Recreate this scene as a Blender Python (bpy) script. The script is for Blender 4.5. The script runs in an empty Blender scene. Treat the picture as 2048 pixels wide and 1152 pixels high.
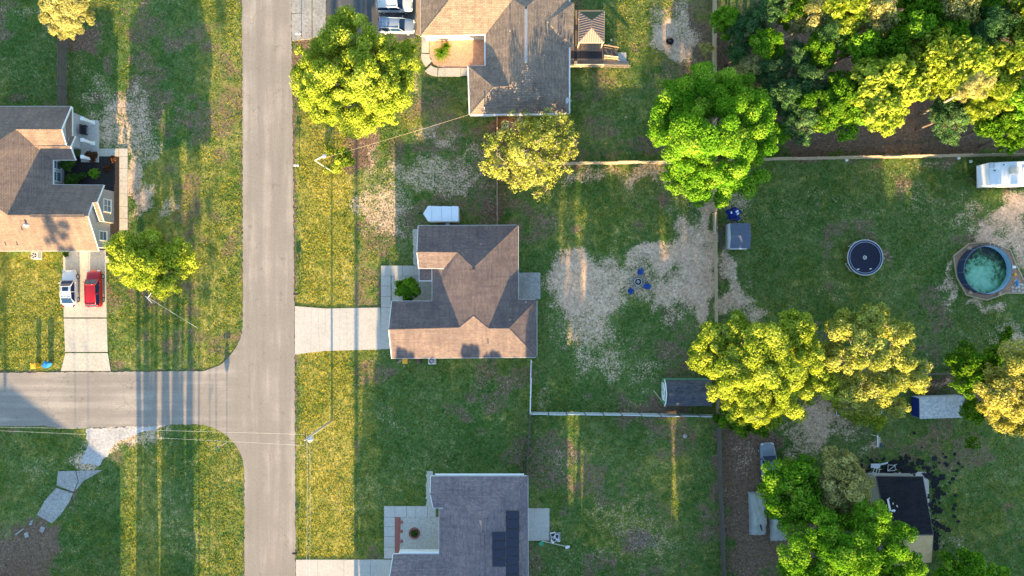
import bpy, bmesh, math, random
import numpy as np
from mathutils import Vector, Matrix
random.seed(7); rng = np.random.default_rng(7)
SC = bpy.context.scene; COL = SC.collection
R = math.radians
# ---------------------------------------------------------------- camera, sky, sun, exposure
S = 16.0; H = 85.0                                  # pixels per metre on the ground, camera height
cam = bpy.data.cameras.new('camera'); camo = bpy.data.objects.new('camera', cam); COL.objects.link(camo)
camo.location = (0, 0, H); camo.rotation_euler = (0, 0, 0)
cam.sensor_width = 36; cam.lens = 36 * H / 128.0; cam.clip_start = 1; cam.clip_end = 4000
SC.camera = camo
SUN_EL = 11.0
wd = bpy.data.worlds.new('World'); SC.world = wd; wd.use_nodes = True
wn = wd.node_tree.nodes; wl = wd.node_tree.links
bg = wn['Background']; sky = wn.new('ShaderNodeTexSky'); sky.sky_type = 'NISHITA'
sky.sun_disc = False; sky.sun_elevation = R(SUN_EL); sky.sun_rotation = R(180); sky.altitude = 50
sky.air_density = 1.0; sky.dust_density = 0.2; sky.ozone_density = 1.3
wl.new(sky.outputs[0], bg.inputs[0]); bg.inputs[1].default_value = 0.125
sl = bpy.data.lights.new('sun', 'SUN'); slo = bpy.data.objects.new('sun', sl); COL.objects.link(slo)
sl.energy = 5.0; sl.angle = R(0.5); sl.color = (1.0, 0.70, 0.35)
slo.rotation_euler = (R(90 - SUN_EL), 0, 0)          # sun stands in the south (-Y), shadows run to +Y
slo.location = (0, -60, 60)
SC.view_settings.view_transform = 'Standard'; SC.view_settings.look = 'None'
SC.view_settings.exposure = 2.28; SC.view_settings.gamma = 1.0
SC.render.engine = 'CYCLES'
SC.cycles.max_bounces = 5; SC.cycles.diffuse_bounces = 3; SC.cycles.transparent_max_bounces = 4
SC.cycles.use_denoising = True

# ---------------------------------------------------------------- helpers
def W(px, py, z=0.0):
    k = (H - z) / H / S
    return ((px - 1024) * k, (576 - py) * k, z)
ORG = {}
def tag(o, label=None, cat=None, group=None, kind=None):
    if label: o['label'] = label
    if cat: o['category'] = cat
    if group: o['group'] = group
    if kind: o['kind'] = kind
    return o
def thing(name, label=None, cat=None, loc=(0, 0, 0), group=None, kind=None):
    o = bpy.data.objects.new(name, None); COL.objects.link(o)
    o.empty_display_size = 0.3; o.location = loc; ORG[o.name] = Vector(loc)
    return tag(o, label, cat, group, kind)
def link(name, me, parent=None, org=None):
    o = bpy.data.objects.new(name, me); COL.objects.link(o)
    if parent is not None:
        o.parent = parent; ORG[o.name] = ORG.get(parent.name, Vector((0, 0, 0)))
    elif org is not None:
        o.location = org; ORG[o.name] = Vector(org)
    else: ORG[o.name] = Vector((0, 0, 0))
    return o
def copy_tree(o, parent=None, loc=None, rotz=None, scale=None):
    c = o.copy(); COL.objects.link(c); c.parent = parent
    if loc is not None: c.location = loc
    if rotz is not None: c.rotation_euler = (0, 0, rotz)
    if scale is not None: c.scale = scale if hasattr(scale, '__len__') else (scale,) * 3
    for ch in list(o.children): copy_tree(ch, c)
    return c
class MB:
    def __init__(s): s.v = []; s.f = []; s.m = []
    def poly(s, pts, mi=0):
        b = len(s.v); s.v += [tuple(p) for p in pts]; s.f.append(tuple(range(b, b + len(pts)))); s.m.append(mi); return s
    def box(s, c, d, rz=0, mi=0, tilt=None):
        hx, hy, hz = d[0] / 2, d[1] / 2, d[2] / 2; b = len(s.v)
        M = Matrix.Rotation(rz, 3, 'Z')
        if tilt: M = M @ Matrix.Rotation(tilt[0], 3, tilt[1])
        for z in (-hz, hz):
            for x, y in ((-hx, -hy), (hx, -hy), (hx, hy), (-hx, hy)):
                p = M @ Vector((x, y, z)); s.v.append((c[0] + p.x, c[1] + p.y, c[2] + p.z))
        for f in ((3, 2, 1, 0), (4, 5, 6, 7), (0, 1, 5, 4), (1, 2, 6, 5), (2, 3, 7, 6), (3, 0, 4, 7)):
            s.f.append(tuple(b + i for i in f)); s.m.append(mi)
        return s
    def prism(s, pts, z0, z1, mi=0, top=True, bottom=True, mi_top=None):
        n = len(pts); b = len(s.v); a = sum(pts[i][0] * pts[(i + 1) % n][1] - pts[(i + 1) % n][0] * pts[i][1] for i in range(n))
        if a < 0: pts = pts[::-1]
        s.v += [(p[0], p[1], z0) for p in pts] + [(p[0], p[1], z1) for p in pts]
        for i in range(n):
            j = (i + 1) % n; s.f.append((b + i, b + j, b + n + j, b + n + i)); s.m.append(mi)
        if top: s.f.append(tuple(b + n + i for i in range(n))); s.m.append(mi if mi_top is None else mi_top)
        if bottom: s.f.append(tuple(b + i for i in range(n))[::-1]); s.m.append(mi)
        return s
    def path(s, pts, rad, n=6, mi=0, cap=True):
        pts = [Vector(p) for p in pts]; b = len(s.v)
        if not hasattr(rad, '__len__'): rad = [rad] * len(pts)
        for i, p in enumerate(pts):
            d = (pts[min(i + 1, len(pts) - 1)] - pts[max(i - 1, 0)]).normalized()
            a = d.cross(Vector((0, 0, 1)) if abs(d.z) < .9 else Vector((1, 0, 0))).normalized(); c = d.cross(a)
            for k in range(n):
                t = 2 * math.pi * k / n; q = p + (a * math.cos(t) + c * math.sin(t)) * rad[i]; s.v.append(tuple(q))
        for i in range(len(pts) - 1):
            for k in range(n):
                k2 = (k + 1) % n
                s.f.append((b + i * n + k, b + (i + 1) * n + k, b + (i + 1) * n + k2, b + i * n + k2)); s.m.append(mi)
        if cap:
            s.f.append(tuple(b + k for k in range(n))); s.m.append(mi)
            e = b + (len(pts) - 1) * n; s.f.append(tuple(e + k for k in range(n))[::-1]); s.m.append(mi)
        return s
    def lathe(s, c, prof, n=24, mi=0, axis='z', closed=False):
        b = len(s.v); m = len(prof)
        for k in range(n):
            t = 2 * math.pi * k / n; ct, st = math.cos(t), math.sin(t)
            for r, h in prof:
                if axis == 'z': p = (c[0] + r * ct, c[1] + r * st, c[2] + h)
                else: p = (c[0] + h, c[1] + r * ct, c[2] + r * st)
                s.v.append(p)
        for k in range(n):
            k2 = (k + 1) % n
            for i in range(m if closed else m - 1):
                j = (i + 1) % m
                s.f.append((b + k * m + i, b + k2 * m + i, b + k2 * m + j, b + k * m + j)); s.m.append(mi)
        return s
    def mesh(s, name, mats, org=None, smooth=False, uv=False):
        me = bpy.data.meshes.new(name)
        vs = s.v if org is None else [(x - org[0], y - org[1], z - org[2]) for x, y, z in s.v]
        me.from_pydata(vs, [], s.f)
        for m in (mats if isinstance(mats, (list, tuple)) else [mats]): me.materials.append(m)
        if len(me.materials) > 1: me.polygons.foreach_set('material_index', s.m)
        if smooth: me.polygons.foreach_set('use_smooth', [True] * len(me.polygons))
        if uv:
            L = me.uv_layers.new(name='UVMap')
            for p in me.polygons:
                n = p.normal; u = Vector((-n.y, n.x, 0))
                u = u.normalized() if u.length > 1e-4 else Vector((1, 0, 0)); v = n.cross(u)
                for li in p.loop_indices:
                    co = Vector(me.vertices[me.loops[li].vertex_index].co); L.data[li].uv = (co.dot(u), co.dot(v))
        me.update(); return me
    def obj(s, name, mats, parent=None, smooth=False, uv=False, org=None):
        o_ = ORG.get(parent.name, Vector((0, 0, 0))) if parent is not None else (Vector(org) if org is not None else None)
        return link(name, s.mesh(name, mats, o_, smooth, uv), parent, org)
def bevel(o, w=0.02, seg=2):
    m = o.modifiers.new('bevel', 'BEVEL'); m.width = w; m.segments = seg; m.limit_method = 'ANGLE'; return o
def inset(pts, d):
    n = len(pts); a = sum(pts[i][0] * pts[(i + 1) % n][1] - pts[(i + 1) % n][0] * pts[i][1] for i in range(n))
    if a < 0: pts = pts[::-1]
    out = []
    for i in range(n):
        p0, p1, p2 = (Vector(pts[i - 1][:2]), Vector(pts[i][:2]), Vector(pts[(i + 1) % n][:2]))
        e1 = (p1 - p0).normalized(); e2 = (p2 - p1).normalized()
        n1 = Vector((-e1.y, e1.x)); n2 = Vector((-e2.y, e2.x)); k = 1 + n1.dot(n2)
        q = p1 + (n1 + n2) * (d / max(k, .3)); out.append((q.x, q.y))
    return out

# ---------------------------------------------------------------- materials
def new_mat(name):
    m = bpy.data.materials.new(name); m.use_nodes = True; nt = m.node_tree
    return m, nt.nodes, nt.links, nt.nodes['Principled BSDF']
def N(nodes, t, **kw):
    n = nodes.new(t)
    for k, v in kw.items(): setattr(n, k, v)
    return n
def noise(nodes, links, scale, detail=4, rough=.6, vec=None, dist=0):
    n = nodes.new('ShaderNodeTexNoise'); n.inputs['Scale'].default_value = scale; n.inputs['Detail'].default_value = detail
    n.inputs['Roughness'].default_value = rough; n.inputs['Distortion'].default_value = dist
    if vec is not None: links.new(vec, n.inputs['Vector'])
    return n.outputs['Fac']
def ramp(nodes, links, fac, stops):
    r = nodes.new('ShaderNodeValToRGB'); e = r.color_ramp.elements
    while len(e) < len(stops): e.new(.5)
    for i, (p, c) in enumerate(stops): e[i].position = p; e[i].color = (*c, 1) if len(c) == 3 else c
    links.new(fac, r.inputs[0]); return r.outputs[0]
def mixc(nodes, links, fac, a, b, mode='MIX'):
    m = nodes.new('ShaderNodeMix'); m.data_type = 'RGBA'; m.blend_type = mode
    if isinstance(fac, (int, float)): m.inputs[0].default_value = fac
    else: links.new(fac, m.inputs[0])
    for i, c in ((6, a), (7, b)):
        if isinstance(c, tuple): m.inputs[i].default_value = (*c, 1)
        else: links.new(c, m.inputs[i])
    return m.outputs[2]
def mth(nodes, links, op, a, b=None, clamp=False):
    m = nodes.new('ShaderNodeMath'); m.operation = op; m.use_clamp = clamp
    for i, x in enumerate((a, b)):
        if x is None: continue
        if isinstance(x, (int, float)): m.inputs[i].default_value = x
        else: links.new(x, m.inputs[i])
    return m.outputs[0]
def sstep(nodes, links, x, lo, hi):
    m = nodes.new('ShaderNodeMapRange'); m.interpolation_type = 'SMOOTHSTEP'
    m.inputs[1].default_value = lo; m.inputs[2].default_value = hi; links.new(x, m.inputs[0]); return m.outputs[0]
def bump(nodes, links, bsdf, h, strength=.5, dist=.05):
    b = nodes.new('ShaderNodeBump'); b.inputs['Strength'].default_value = strength; b.inputs['Distance'].default_value = dist
    links.new(h, b.inputs['Height']); links.new(b.outputs[0], bsdf.inputs['Normal'])
def coord(nodes, which='Object'): return nodes.new('ShaderNodeTexCoord').outputs[which]
def wpos(nodes): return nodes.new('ShaderNodeNewGeometry').outputs['Position']
_mc = {}
def plain(name, c, rough=.7, var=.25, scale=3.0, metal=0, spec=.3, bmp=.15, fine=40):
    if name in _mc: return _mc[name]
    m, nd, lk, b = new_mat(name); v = coord(nd)
    f = noise(nd, lk, scale, 5, .65, v); g = noise(nd, lk, fine, 2, .5, v)
    f2 = mth(nd, lk, 'ADD', mth(nd, lk, 'MULTIPLY', f, .7), mth(nd, lk, 'MULTIPLY', g, .3))
    lo = tuple(x * (1 - var) for x in c); hi = tuple(min(1, x * (1 + var)) for x in c)
    lk.new(ramp(nd, lk, f2, [(.3, lo), (.7, hi)]), b.inputs['Base Color'])
    b.inputs['Roughness'].default_value = rough; b.inputs['Metallic'].default_value = metal
    b.inputs['Specular IOR Level'].default_value = spec
    if bmp: bump(nd, lk, b, f2, bmp, .03)
    _mc[name] = m; return m
def shingle(name, c1, c2, mortar, row=.16, wid=.34):
    m, nd, lk, b = new_mat(name); uv = coord(nd, 'UV')
    br = nd.new('ShaderNodeTexBrick'); lk.new(uv, br.inputs['Vector'])
    br.inputs['Scale'].default_value = 1.0; br.inputs['Brick Width'].default_value = wid; br.inputs['Row Height'].default_value = row
    br.inputs['Mortar Size'].default_value = .014; br.inputs['Mortar Smooth'].default_value = .4; br.inputs['Bias'].default_value = 0
    br.inputs['Color1'].default_value = (*c1, 1); br.inputs['Color2'].default_value = (*c2, 1); br.inputs['Mortar'].default_value = (*mortar, 1)
    v = wpos(nd); n1 = noise(nd, lk, .55, 4, .6, v); n2 = noise(nd, lk, 9, 3, .7, v)
    c = mixc(nd, lk, 1.0, br.outputs['Color'], ramp(nd, lk, n1, [(.3, (.66, .66, .70)), (.7, (.95, .93, .92))]), 'MULTIPLY')
    c = mixc(nd, lk, 1.0, c, ramp(nd, lk, n2, [(.25, (.72, .72, .74)), (.75, (1.25, 1.25, 1.22))]), 'MULTIPLY')
    mp = nd.new('ShaderNodeMapping'); lk.new(uv, mp.inputs[0]); mp.inputs['Scale'].default_value = (2.2, .22, 1); n3 = noise(nd, lk, 1.0, 5, .65, mp.outputs[0])
    mq = nd.new('ShaderNodeMapping'); lk.new(uv, mq.inputs[0]); mq.inputs['Scale'].default_value = (.25, 6.2, 1); n4 = noise(nd, lk, 1.0, 2, .5, mq.outputs[0])
    c = mixc(nd, lk, .75, c, ramp(nd, lk, n3, [(.3, (.72, .73, .76)), (.5, (1, 1, 1)), (.7, (1.22, 1.2, 1.16))]), 'MULTIPLY')
    c = mixc(nd, lk, .6, c, ramp(nd, lk, n4, [(.3, (.8, .8, .82)), (.7, (1.18, 1.17, 1.15))]), 'MULTIPLY')
    lk.new(c, b.inputs['Base Color']); b.inputs['Roughness'].default_value = .9; b.inputs['Specular IOR Level'].default_value = .2
    bump(nd, lk, b, mth(nd, lk, 'ADD', br.outputs['Fac'], mth(nd, lk, 'MULTIPLY', n2, -.6)), .5, -.02)
    return m
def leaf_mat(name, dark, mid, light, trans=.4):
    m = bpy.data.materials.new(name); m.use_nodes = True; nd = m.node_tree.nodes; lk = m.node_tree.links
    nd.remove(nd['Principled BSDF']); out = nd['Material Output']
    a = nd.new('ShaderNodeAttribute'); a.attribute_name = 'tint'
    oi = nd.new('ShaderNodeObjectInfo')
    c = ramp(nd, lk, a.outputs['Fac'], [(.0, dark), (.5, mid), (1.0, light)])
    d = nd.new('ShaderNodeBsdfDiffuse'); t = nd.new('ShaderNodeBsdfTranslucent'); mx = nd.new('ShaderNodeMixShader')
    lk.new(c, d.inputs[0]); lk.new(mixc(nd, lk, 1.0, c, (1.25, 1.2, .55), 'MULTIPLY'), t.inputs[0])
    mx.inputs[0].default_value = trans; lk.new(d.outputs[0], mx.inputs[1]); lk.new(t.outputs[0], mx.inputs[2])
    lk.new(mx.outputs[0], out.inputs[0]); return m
def concrete(name, c, stain=.35):
    m, nd, lk, b = new_mat(name); v = wpos(nd)
    n1 = noise(nd, lk, .35, 5, .6, v); n2 = noise(nd, lk, 3.5, 5, .7, v); n3 = noise(nd, lk, 30, 2, .5, v)
    col = ramp(nd, lk, n1, [(.3, tuple(x * (1 - stain * .5) for x in c)), (.65, c)])
    col = mixc(nd, lk, 1.0, col, ramp(nd, lk, n2, [(.25, (1 - stain,) * 3), (.6, (1.05, 1.04, 1.02))]), 'MULTIPLY')
    col = mixc(nd, lk, .12, col, ramp(nd, lk, n3, [(.3, (.5, .5, .5)), (.7, (1, 1, 1))]), 'MULTIPLY')
    lk.new(col, b.inputs['Base Color']); b.inputs['Roughness'].default_value = .85; b.inputs['Specular IOR Level'].default_value = .25
    bump(nd, lk, b, n2, .15, .02); return m

def ground_mat():
    m, nd, lk, b = new_mat('ground_cover'); v = wpos(nd)
    at = nd.new('ShaderNodeAttribute'); at.attribute_name = 'cover'; sp = nd.new('ShaderNodeSeparateColor'); lk.new(at.outputs['Color'], sp.inputs[0])
    sand, dirt, dry = sp.outputs[0], sp.outputs[1], sp.outputs[2]
    n1 = noise(nd, lk, .12, 5, .6, v); n2 = noise(nd, lk, .9, 5, .65, v, .4); n3 = noise(nd, lk, 4.5, 4, .7, v, .3); n4 = noise(nd, lk, 16, 3, .7, v)
    gf = mth(nd, lk, 'ADD', mth(nd, lk, 'MULTIPLY', n1, .35), mth(nd, lk, 'ADD', mth(nd, lk, 'MULTIPLY', n2, .35), mth(nd, lk, 'MULTIPLY', n3, .3)))
    g = ramp(nd, lk, gf, [(.34, (.026, .070, .014)), (.44, (.068, .140, .030)), (.54, (.135, .190, .055)), (.66, (.29, .28, .13))])
    dr = ramp(nd, lk, gf, [(.32, (.11, .125, .016)), (.45, (.29, .265, .036)), (.58, (.47, .38, .085)), (.70, (.62, .49, .22))])
    wdry = mth(nd, lk, 'ADD', dry, mth(nd, lk, 'MULTIPLY', mth(nd, lk, 'SUBTRACT', n2, .5), .9))
    col = mixc(nd, lk, sstep(nd, lk, wdry, .22, .78), g, dr)
    dcol = ramp(nd, lk, mth(nd, lk, 'ADD', mth(nd, lk, 'MULTIPLY', n3, .6), mth(nd, lk, 'MULTIPLY', n4, .4)), [(.3, (.10, .062, .040)), (.5, (.19, .125, .085)), (.66, (.32, .23, .165))])
    wd_ = mth(nd, lk, 'ADD', dirt, mth(nd, lk, 'MULTIPLY', mth(nd, lk, 'SUBTRACT', mth(nd, lk, 'ADD', mth(nd, lk, 'MULTIPLY', n2, .5), mth(nd, lk, 'MULTIPLY', n3, .5)), .5), 1.5))
    col = mixc(nd, lk, sstep(nd, lk, wd_, .35, .65), col, dcol)
    scol = ramp(nd, lk, mth(nd, lk, 'ADD', mth(nd, lk, 'MULTIPLY', n3, .5), mth(nd, lk, 'MULTIPLY', n2, .5)), [(.3, (.44, .285, .19)), (.5, (.62, .43, .295)), (.68, (.72, .54, .39))])
    sm_ = mth(nd, lk, 'ADD', mth(nd, lk, 'MULTIPLY', n3, .55), mth(nd, lk, 'ADD', mth(nd, lk, 'MULTIPLY', n2, .2), mth(nd, lk, 'MULTIPLY', n4, .25)))
    ws = mth(nd, lk, 'ADD', sand, mth(nd, lk, 'MULTIPLY', mth(nd, lk, 'SUBTRACT', sm_, .5), 2.2))
    fs = mth(nd, lk, 'MULTIPLY', sstep(nd, lk, ws, .38, .66), sstep(nd, lk, sand, .02, .14))
    col = mixc(nd, lk, fs, col, scol)
    col = mixc(nd, lk, .55, col, ramp(nd, lk, n4, [(.28, (.45, .45, .45)), (.7, (1.3, 1.3, 1.3))]), 'MULTIPLY')
    n5 = noise(nd, lk, 2.6, 4, .75, v, .5)
    col = mixc(nd, lk, .8, col, ramp(nd, lk, n5, [(.32, (.5, .52, .55)), (.5, (1.0, 1.0, 1.0)), (.68, (1.5, 1.45, 1.35))]), 'MULTIPLY')
    lk.new(col, b.inputs['Base Color']); b.inputs['Roughness'].default_value = .95; b.inputs['Specular IOR Level'].default_value = .1
    hgt = mth(nd, lk, 'ADD', n3, mth(nd, lk, 'MULTIPLY', n4, .5))
    bump(nd, lk, b, hgt, .55, .05); return m

def asphalt_mat(name, base, warm):
    m, nd, lk, b = new_mat(name); v = wpos(nd)
    st = nd.new('ShaderNodeMapping'); lk.new(v, st.inputs[0]); st.inputs['Scale'].default_value = (1.0, .05, 1)
    s2 = nd.new('ShaderNodeMapping'); lk.new(v, s2.inputs[0]); s2.inputs['Scale'].default_value = (.05, 1.0, 1)
    sx = nd.new('ShaderNodeSeparateXYZ'); lk.new(v, sx.inputs[0]); side = sstep(nd, lk, sx.outputs[0], -35.5, -32.5)
    mx_ = nd.new('ShaderNodeMix'); lk.new(side, mx_.inputs[0]); lk.new(noise(nd, lk, 1.0, 5, .6, s2.outputs[0]), mx_.inputs[2]); lk.new(noise(nd, lk, 1.0, 5, .6, st.outputs[0]), mx_.inputs[3]); n0 = mx_.outputs[0]
    n1 = noise(nd, lk, .2, 4, .6, v); n2 = noise(nd, lk, 5, 4, .7, v); n3 = noise(nd, lk, 28, 2, .6, v)
    col = ramp(nd, lk, mth(nd, lk, 'ADD', mth(nd, lk, 'MULTIPLY', n0, .6), mth(nd, lk, 'MULTIPLY', n1, .4)), [(.36, tuple(x * .88 for x in base)), (.5, base), (.64, tuple(x * 1.06 for x in warm))])
    col = mixc(nd, lk, .5, col, ramp(nd, lk, n2, [(.3, (.75, .75, .75)), (.7, (1.2, 1.2, 1.2))]), 'MULTIPLY')
    col = mixc(nd, lk, .6, col, ramp(nd, lk, n3, [(.25, (.55, .55, .55)), (.75, (1.3, 1.3, 1.3))]), 'MULTIPLY')
    n6 = noise(nd, lk, .75, 3, .55, v); col = mixc(nd, lk, .8, col, ramp(nd, lk, n6, [(.26, (.70, .70, .71)), (.36, (1, 1, 1)), (.66, (1, 1, 1)), (.76, (1.13, 1.12, 1.1))]), 'MULTIPLY')
    vo = nd.new('ShaderNodeTexVoronoi'); vo.feature = 'DISTANCE_TO_EDGE'; vo.inputs['Scale'].default_value = .16
    wv = nd.new('ShaderNodeVectorMath'); wv.operation = 'ADD'; lk.new(v, wv.inputs[0])
    nn = nd.new('ShaderNodeTexNoise'); nn.inputs['Scale'].default_value = .6; nn.inputs['Detail'].default_value = 5; lk.new(v, nn.inputs['Vector'])
    vs = nd.new('ShaderNodeVectorMath'); vs.operation = 'SCALE'; vs.inputs['Scale'].default_value = 2.5; lk.new(nn.outputs['Color'], vs.inputs[0])
    lk.new(vs.outputs[0], wv.inputs[1]); lk.new(wv.outputs[0], vo.inputs['Vector'])
    cr = mth(nd, lk, 'MULTIPLY', sstep(nd, lk, n1, .48, .6), mth(nd, lk, 'SUBTRACT', 1, sstep(nd, lk, vo.outputs['Distance'], .002, .008)))
    col = mixc(nd, lk, mth(nd, lk, 'MULTIPLY', cr, .42), col, (.10, .09, .08))
    lk.new(col, b.inputs['Base Color']); b.inputs['Roughness'].default_value = .9; b.inputs['Specular IOR Level'].default_value = .2
    bump(nd, lk, b, n3, .25, .01); return m

M = {}
M['ground'] = ground_mat()
M['asphalt'] = asphalt_mat('asphalt', (.30, .265, .228), (.39, .345, .295))
M['drive_asphalt'] = asphalt_mat('drive_asphalt', (.10, .105, .11), (.20, .19, .18))
M['concrete'] = concrete('concrete', (.53, .50, .45), .2)
M['concrete_old'] = concrete('concrete_old', (.42, .41, .39), .5)
M['concrete_cream'] = concrete('concrete_cream', (.58, .53, .44), .3)
M['roof_brown'] = shingle('roof_brown', (.25, .185, .145), (.31, .235, .185), (.11, .085, .075))
M['roof_mauve'] = shingle('roof_mauve', (.185, .145, .138), (.245, .195, .178), (.085, .067, .066))
M['roof_tan'] = shingle('roof_tan', (.26, .205, .16), (.36, .29, .225), (.10, .08, .07), .2, .42)
M['roof_slate'] = shingle('roof_slate', (.22, .185, .195), (.32, .27, .27), (.12, .105, .115))
M['roof_black'] = shingle('roof_black', (.016, .018, .024), (.026, .028, .034), (.008, .008, .01), .2, .5)
M['roof_shed'] = shingle('roof_shed', (.07, .085, .11), (.13, .14, .17), (.03, .035, .05), .18, .3)
M['white'] = plain('white_trim', (.78, .78, .76), .5, .06)
M['siding'] = plain('grey_siding', (.42, .42, .42), .7, .12)
M['stone'] = plain('stone_wall', (.34, .31, .29), .85, .45, 6, fine=18)
M['cream'] = plain('cream_wall', (.62, .56, .46), .7, .08)
M['brick'] = plain('brick_red', (.30, .11, .085), .85, .3, 7)
M['glass'] = plain('window_glass', (.10, .17, .21), .08, .2, 1.5, spec=.6, bmp=0)
M['car_glass'] = plain('car_glass', (.012, .040, .095), .08, .2, 1, spec=.28, bmp=0)  # blue of the reflected sky is put into the glass base colour
M['black'] = plain('black_rubber', (.018, .018, .02), .6, .2)
M['blackpaint'] = plain('black_paint', (.03, .03, .035), .4, .2)
M['metal'] = plain('grey_metal', (.45, .46, .47), .4, .12, metal=.6)
M['galv'] = plain('galvanised', (.62, .63, .64), .5, .1, metal=.2)
M['wood'] = plain('weathered_wood', (.36, .28, .21), .85, .35, 5)
M['wood_tan'] = plain('pale_timber', (.50, .40, .27), .8, .2, 4)
M['wood_grey'] = plain('grey_timber', (.13, .115, .10), .9, .35, 5)
M['deckwood'] = plain('deck_wood', (.24, .165, .12), .8, .35, 4)
M['bark'] = plain('bark', (.13, .10, .078), .95, .35, 6)
M['bark_pale'] = plain('pale_bark', (.34, .29, .24), .95, .25, 6)
M['mulch'] = plain('dark_mulch', (.035, .028, .026), .95, .5, 5, fine=22)
M['bark_mulch'] = plain('bark_mulch', (.40, .25, .16), .95, .4, 4, fine=14)
M['gravel'] = plain('pale_gravel', (.46, .43, .37), .95, .35, 4, fine=12)
M['red_gravel'] = plain('red_gravel', (.55, .33, .23), .95, .35, 3, fine=9)
M['white_gravel'] = concrete('white_gravel', (.60, .575, .55), .55)
M['blue_fabric'] = plain('blue_fabric', (.015, .075, .30), .7, .25, 6)
M['tarp_blue'] = plain('blue_tarp', (.012, .03, .22), .45, .3, 4)
M['tarp_grey'] = plain('grey_tarp', (.36, .38, .36), .6, .14, 2)
M['white_roof'] = plain('white_sheet', (.70, .74, .78), .35, .06, 1.2)
M['yellow_plastic'] = plain('yellow_plastic', (.75, .42, .04), .5, .1)
M['blue_plastic'] = plain('blue_plastic', (.04, .26, .55), .45, .1)
M['green_plastic'] = plain('green_plastic', (.05, .35, .18), .45, .1)
M['red_plastic'] = plain('red_plastic', (.55, .03, .02), .4, .1)
M['green_paint'] = plain('green_paint', (.10, .26, .15), .6, .12)
M['metal_roof'] = plain('brown_metal_roof', (.22, .17, .15), .4, .1, metal=.2)
M['shed_blue'] = plain('shed_metal', (.115, .14, .20), .4, .08, metal=.2)
M['shed_wall'] = plain('shed_wall', (.52, .57, .60), .5, .08)
M['pine_ply'] = plain('plywood', (.66, .45, .22), .8, .2, 3)
def paint(name, c):
    m, nd, lk, b = new_mat(name); v = coord(nd)
    lk.new(ramp(nd, lk, noise(nd, lk, 2.5, 4, .6, v), [(.3, tuple(x * .92 for x in c)), (.7, c)]), b.inputs['Base Color'])
    b.inputs['Roughness'].default_value = .28; b.inputs['Coat Weight'].default_value = .6; b.inputs['Coat Roughness'].default_value = .06; return m
M['paint_white'] = paint('white_paint', (.70, .69, .66)); M['paint_red'] = paint('red_paint', (.42, .008, .012))
M['paint_silver'] = paint('silver_paint', (.27, .33, .42)); M['paint_blue'] = paint('blue_grey_paint', (.22, .27, .34))
M['lamp_red'] = plain('tail_lamp', (.45, .01, .01), .2, .1); M['lamp_clear'] = plain('head_lamp', (.7, .7, .68), .12, .05)
# leaf colours: dark, mid, light
M['lf_yellow'] = leaf_mat('leaf_yellow_green', (.13, .23, .02), (.34, .42, .045), (.55, .62, .11))
M['lf_gold'] = leaf_mat('leaf_gold', (.19, .23, .035), (.40, .43, .09), (.60, .62, .20))
M['lf_green'] = leaf_mat('leaf_green', (.05, .14, .010), (.10, .24, .016), (.24, .36, .03))
M['lf_lime'] = leaf_mat('leaf_lime', (.06, .20, .012), (.15, .34, .022), (.36, .52, .06))
M['lf_blue'] = leaf_mat('leaf_blue_green', (.035, .105, .03), (.075, .175, .055), (.19, .30, .13), .25)
M['lf_deep'] = leaf_mat('leaf_deep_green', (.025, .07, .014), (.05, .12, .02), (.11, .18, .03), .25)
M['lf_straw'] = leaf_mat('leaf_straw', (.24, .24, .08), (.42, .41, .15), (.62, .59, .27))
M['lf_red'] = leaf_mat('leaf_bronze', (.05, .025, .014), (.10, .045, .025), (.16, .09, .04), .2)
M['grass'] = leaf_mat('grass_blades', (.055, .118, .018), (.30, .30, .026), (.64, .53, .10), .35)
M['lf_orange'] = leaf_mat('leaf_orange_gold', (.20, .21, .035), (.42, .41, .09), (.64, .59, .20))
# ---------------------------------------------------------------- ground masks (what covers the soil: sand, bare dirt, dry grass)
FX = np.concatenate([[-1500, -700, -350, -200, -130, -95, -80], np.arange(-70, 70.01, .4), [80, 95, 130, 200, 350, 700, 1500]])
FY = np.concatenate([[-1500, -700, -350, -200, -130, -90, -65, -52], np.arange(-44, 42.01, .4), [52, 65, 90, 130, 200, 350, 700, 1500]])
GX, GY = np.meshgrid(FX, FY)
PX = GX * S + 1024; PY = 576 - GY * S
def vnoise(x, y, s, seed):
    r = np.random.default_rng(seed); T = r.random((256, 256)); x = x * s; y = y * s
    i = np.floor(x).astype(int); j = np.floor(y).astype(int); u = x - i; v = y - j; u = u * u * (3 - 2 * u); v = v * v * (3 - 2 * v)
    a = T[i % 256, j % 256]; b_ = T[(i + 1) % 256, j % 256]; c = T[i % 256, (j + 1) % 256]; d = T[(i + 1) % 256, (j + 1) % 256]
    return (a * (1 - u) + b_ * u) * (1 - v) + (c * (1 - u) + d * u) * v
WOB = (vnoise(PX, PY, 1 / 34, 3) - .5) * 44 + (vnoise(PX, PY, 1 / 12, 4) - .5) * 16
WOB2 = (vnoise(PX, PY, 1 / 34, 5) - .5) * 44 + (vnoise(PX, PY, 1 / 12, 6) - .5) * 16
cov = {k: np.zeros_like(PX) for k in ('sand', 'dirt', 'dry')}
def blob(ch, x, y, rx, ry, a=1.0, soft=.6):
    d = np.sqrt(((PX + WOB - x) / rx) ** 2 + ((PY + WOB2 - y) / ry) ** 2)
    t = np.clip((1 + soft - d) / (2 * soft), 0, 1); cov[ch] = np.maximum(cov[ch], a * t * t * (3 - 2 * t))
def rect(ch, x0, y0, x1, y1, a=1.0, soft=14, wob=.5):
    d = np.minimum(np.minimum(PX + WOB * wob - x0, x1 - PX - WOB * wob), np.minimum(PY + WOB2 * wob - y0, y1 - PY - WOB2 * wob))
    t = np.clip((d + soft) / (2 * soft), 0, 1); cov[ch] = np.maximum(cov[ch], a * t * t * (3 - 2 * t))
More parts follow.
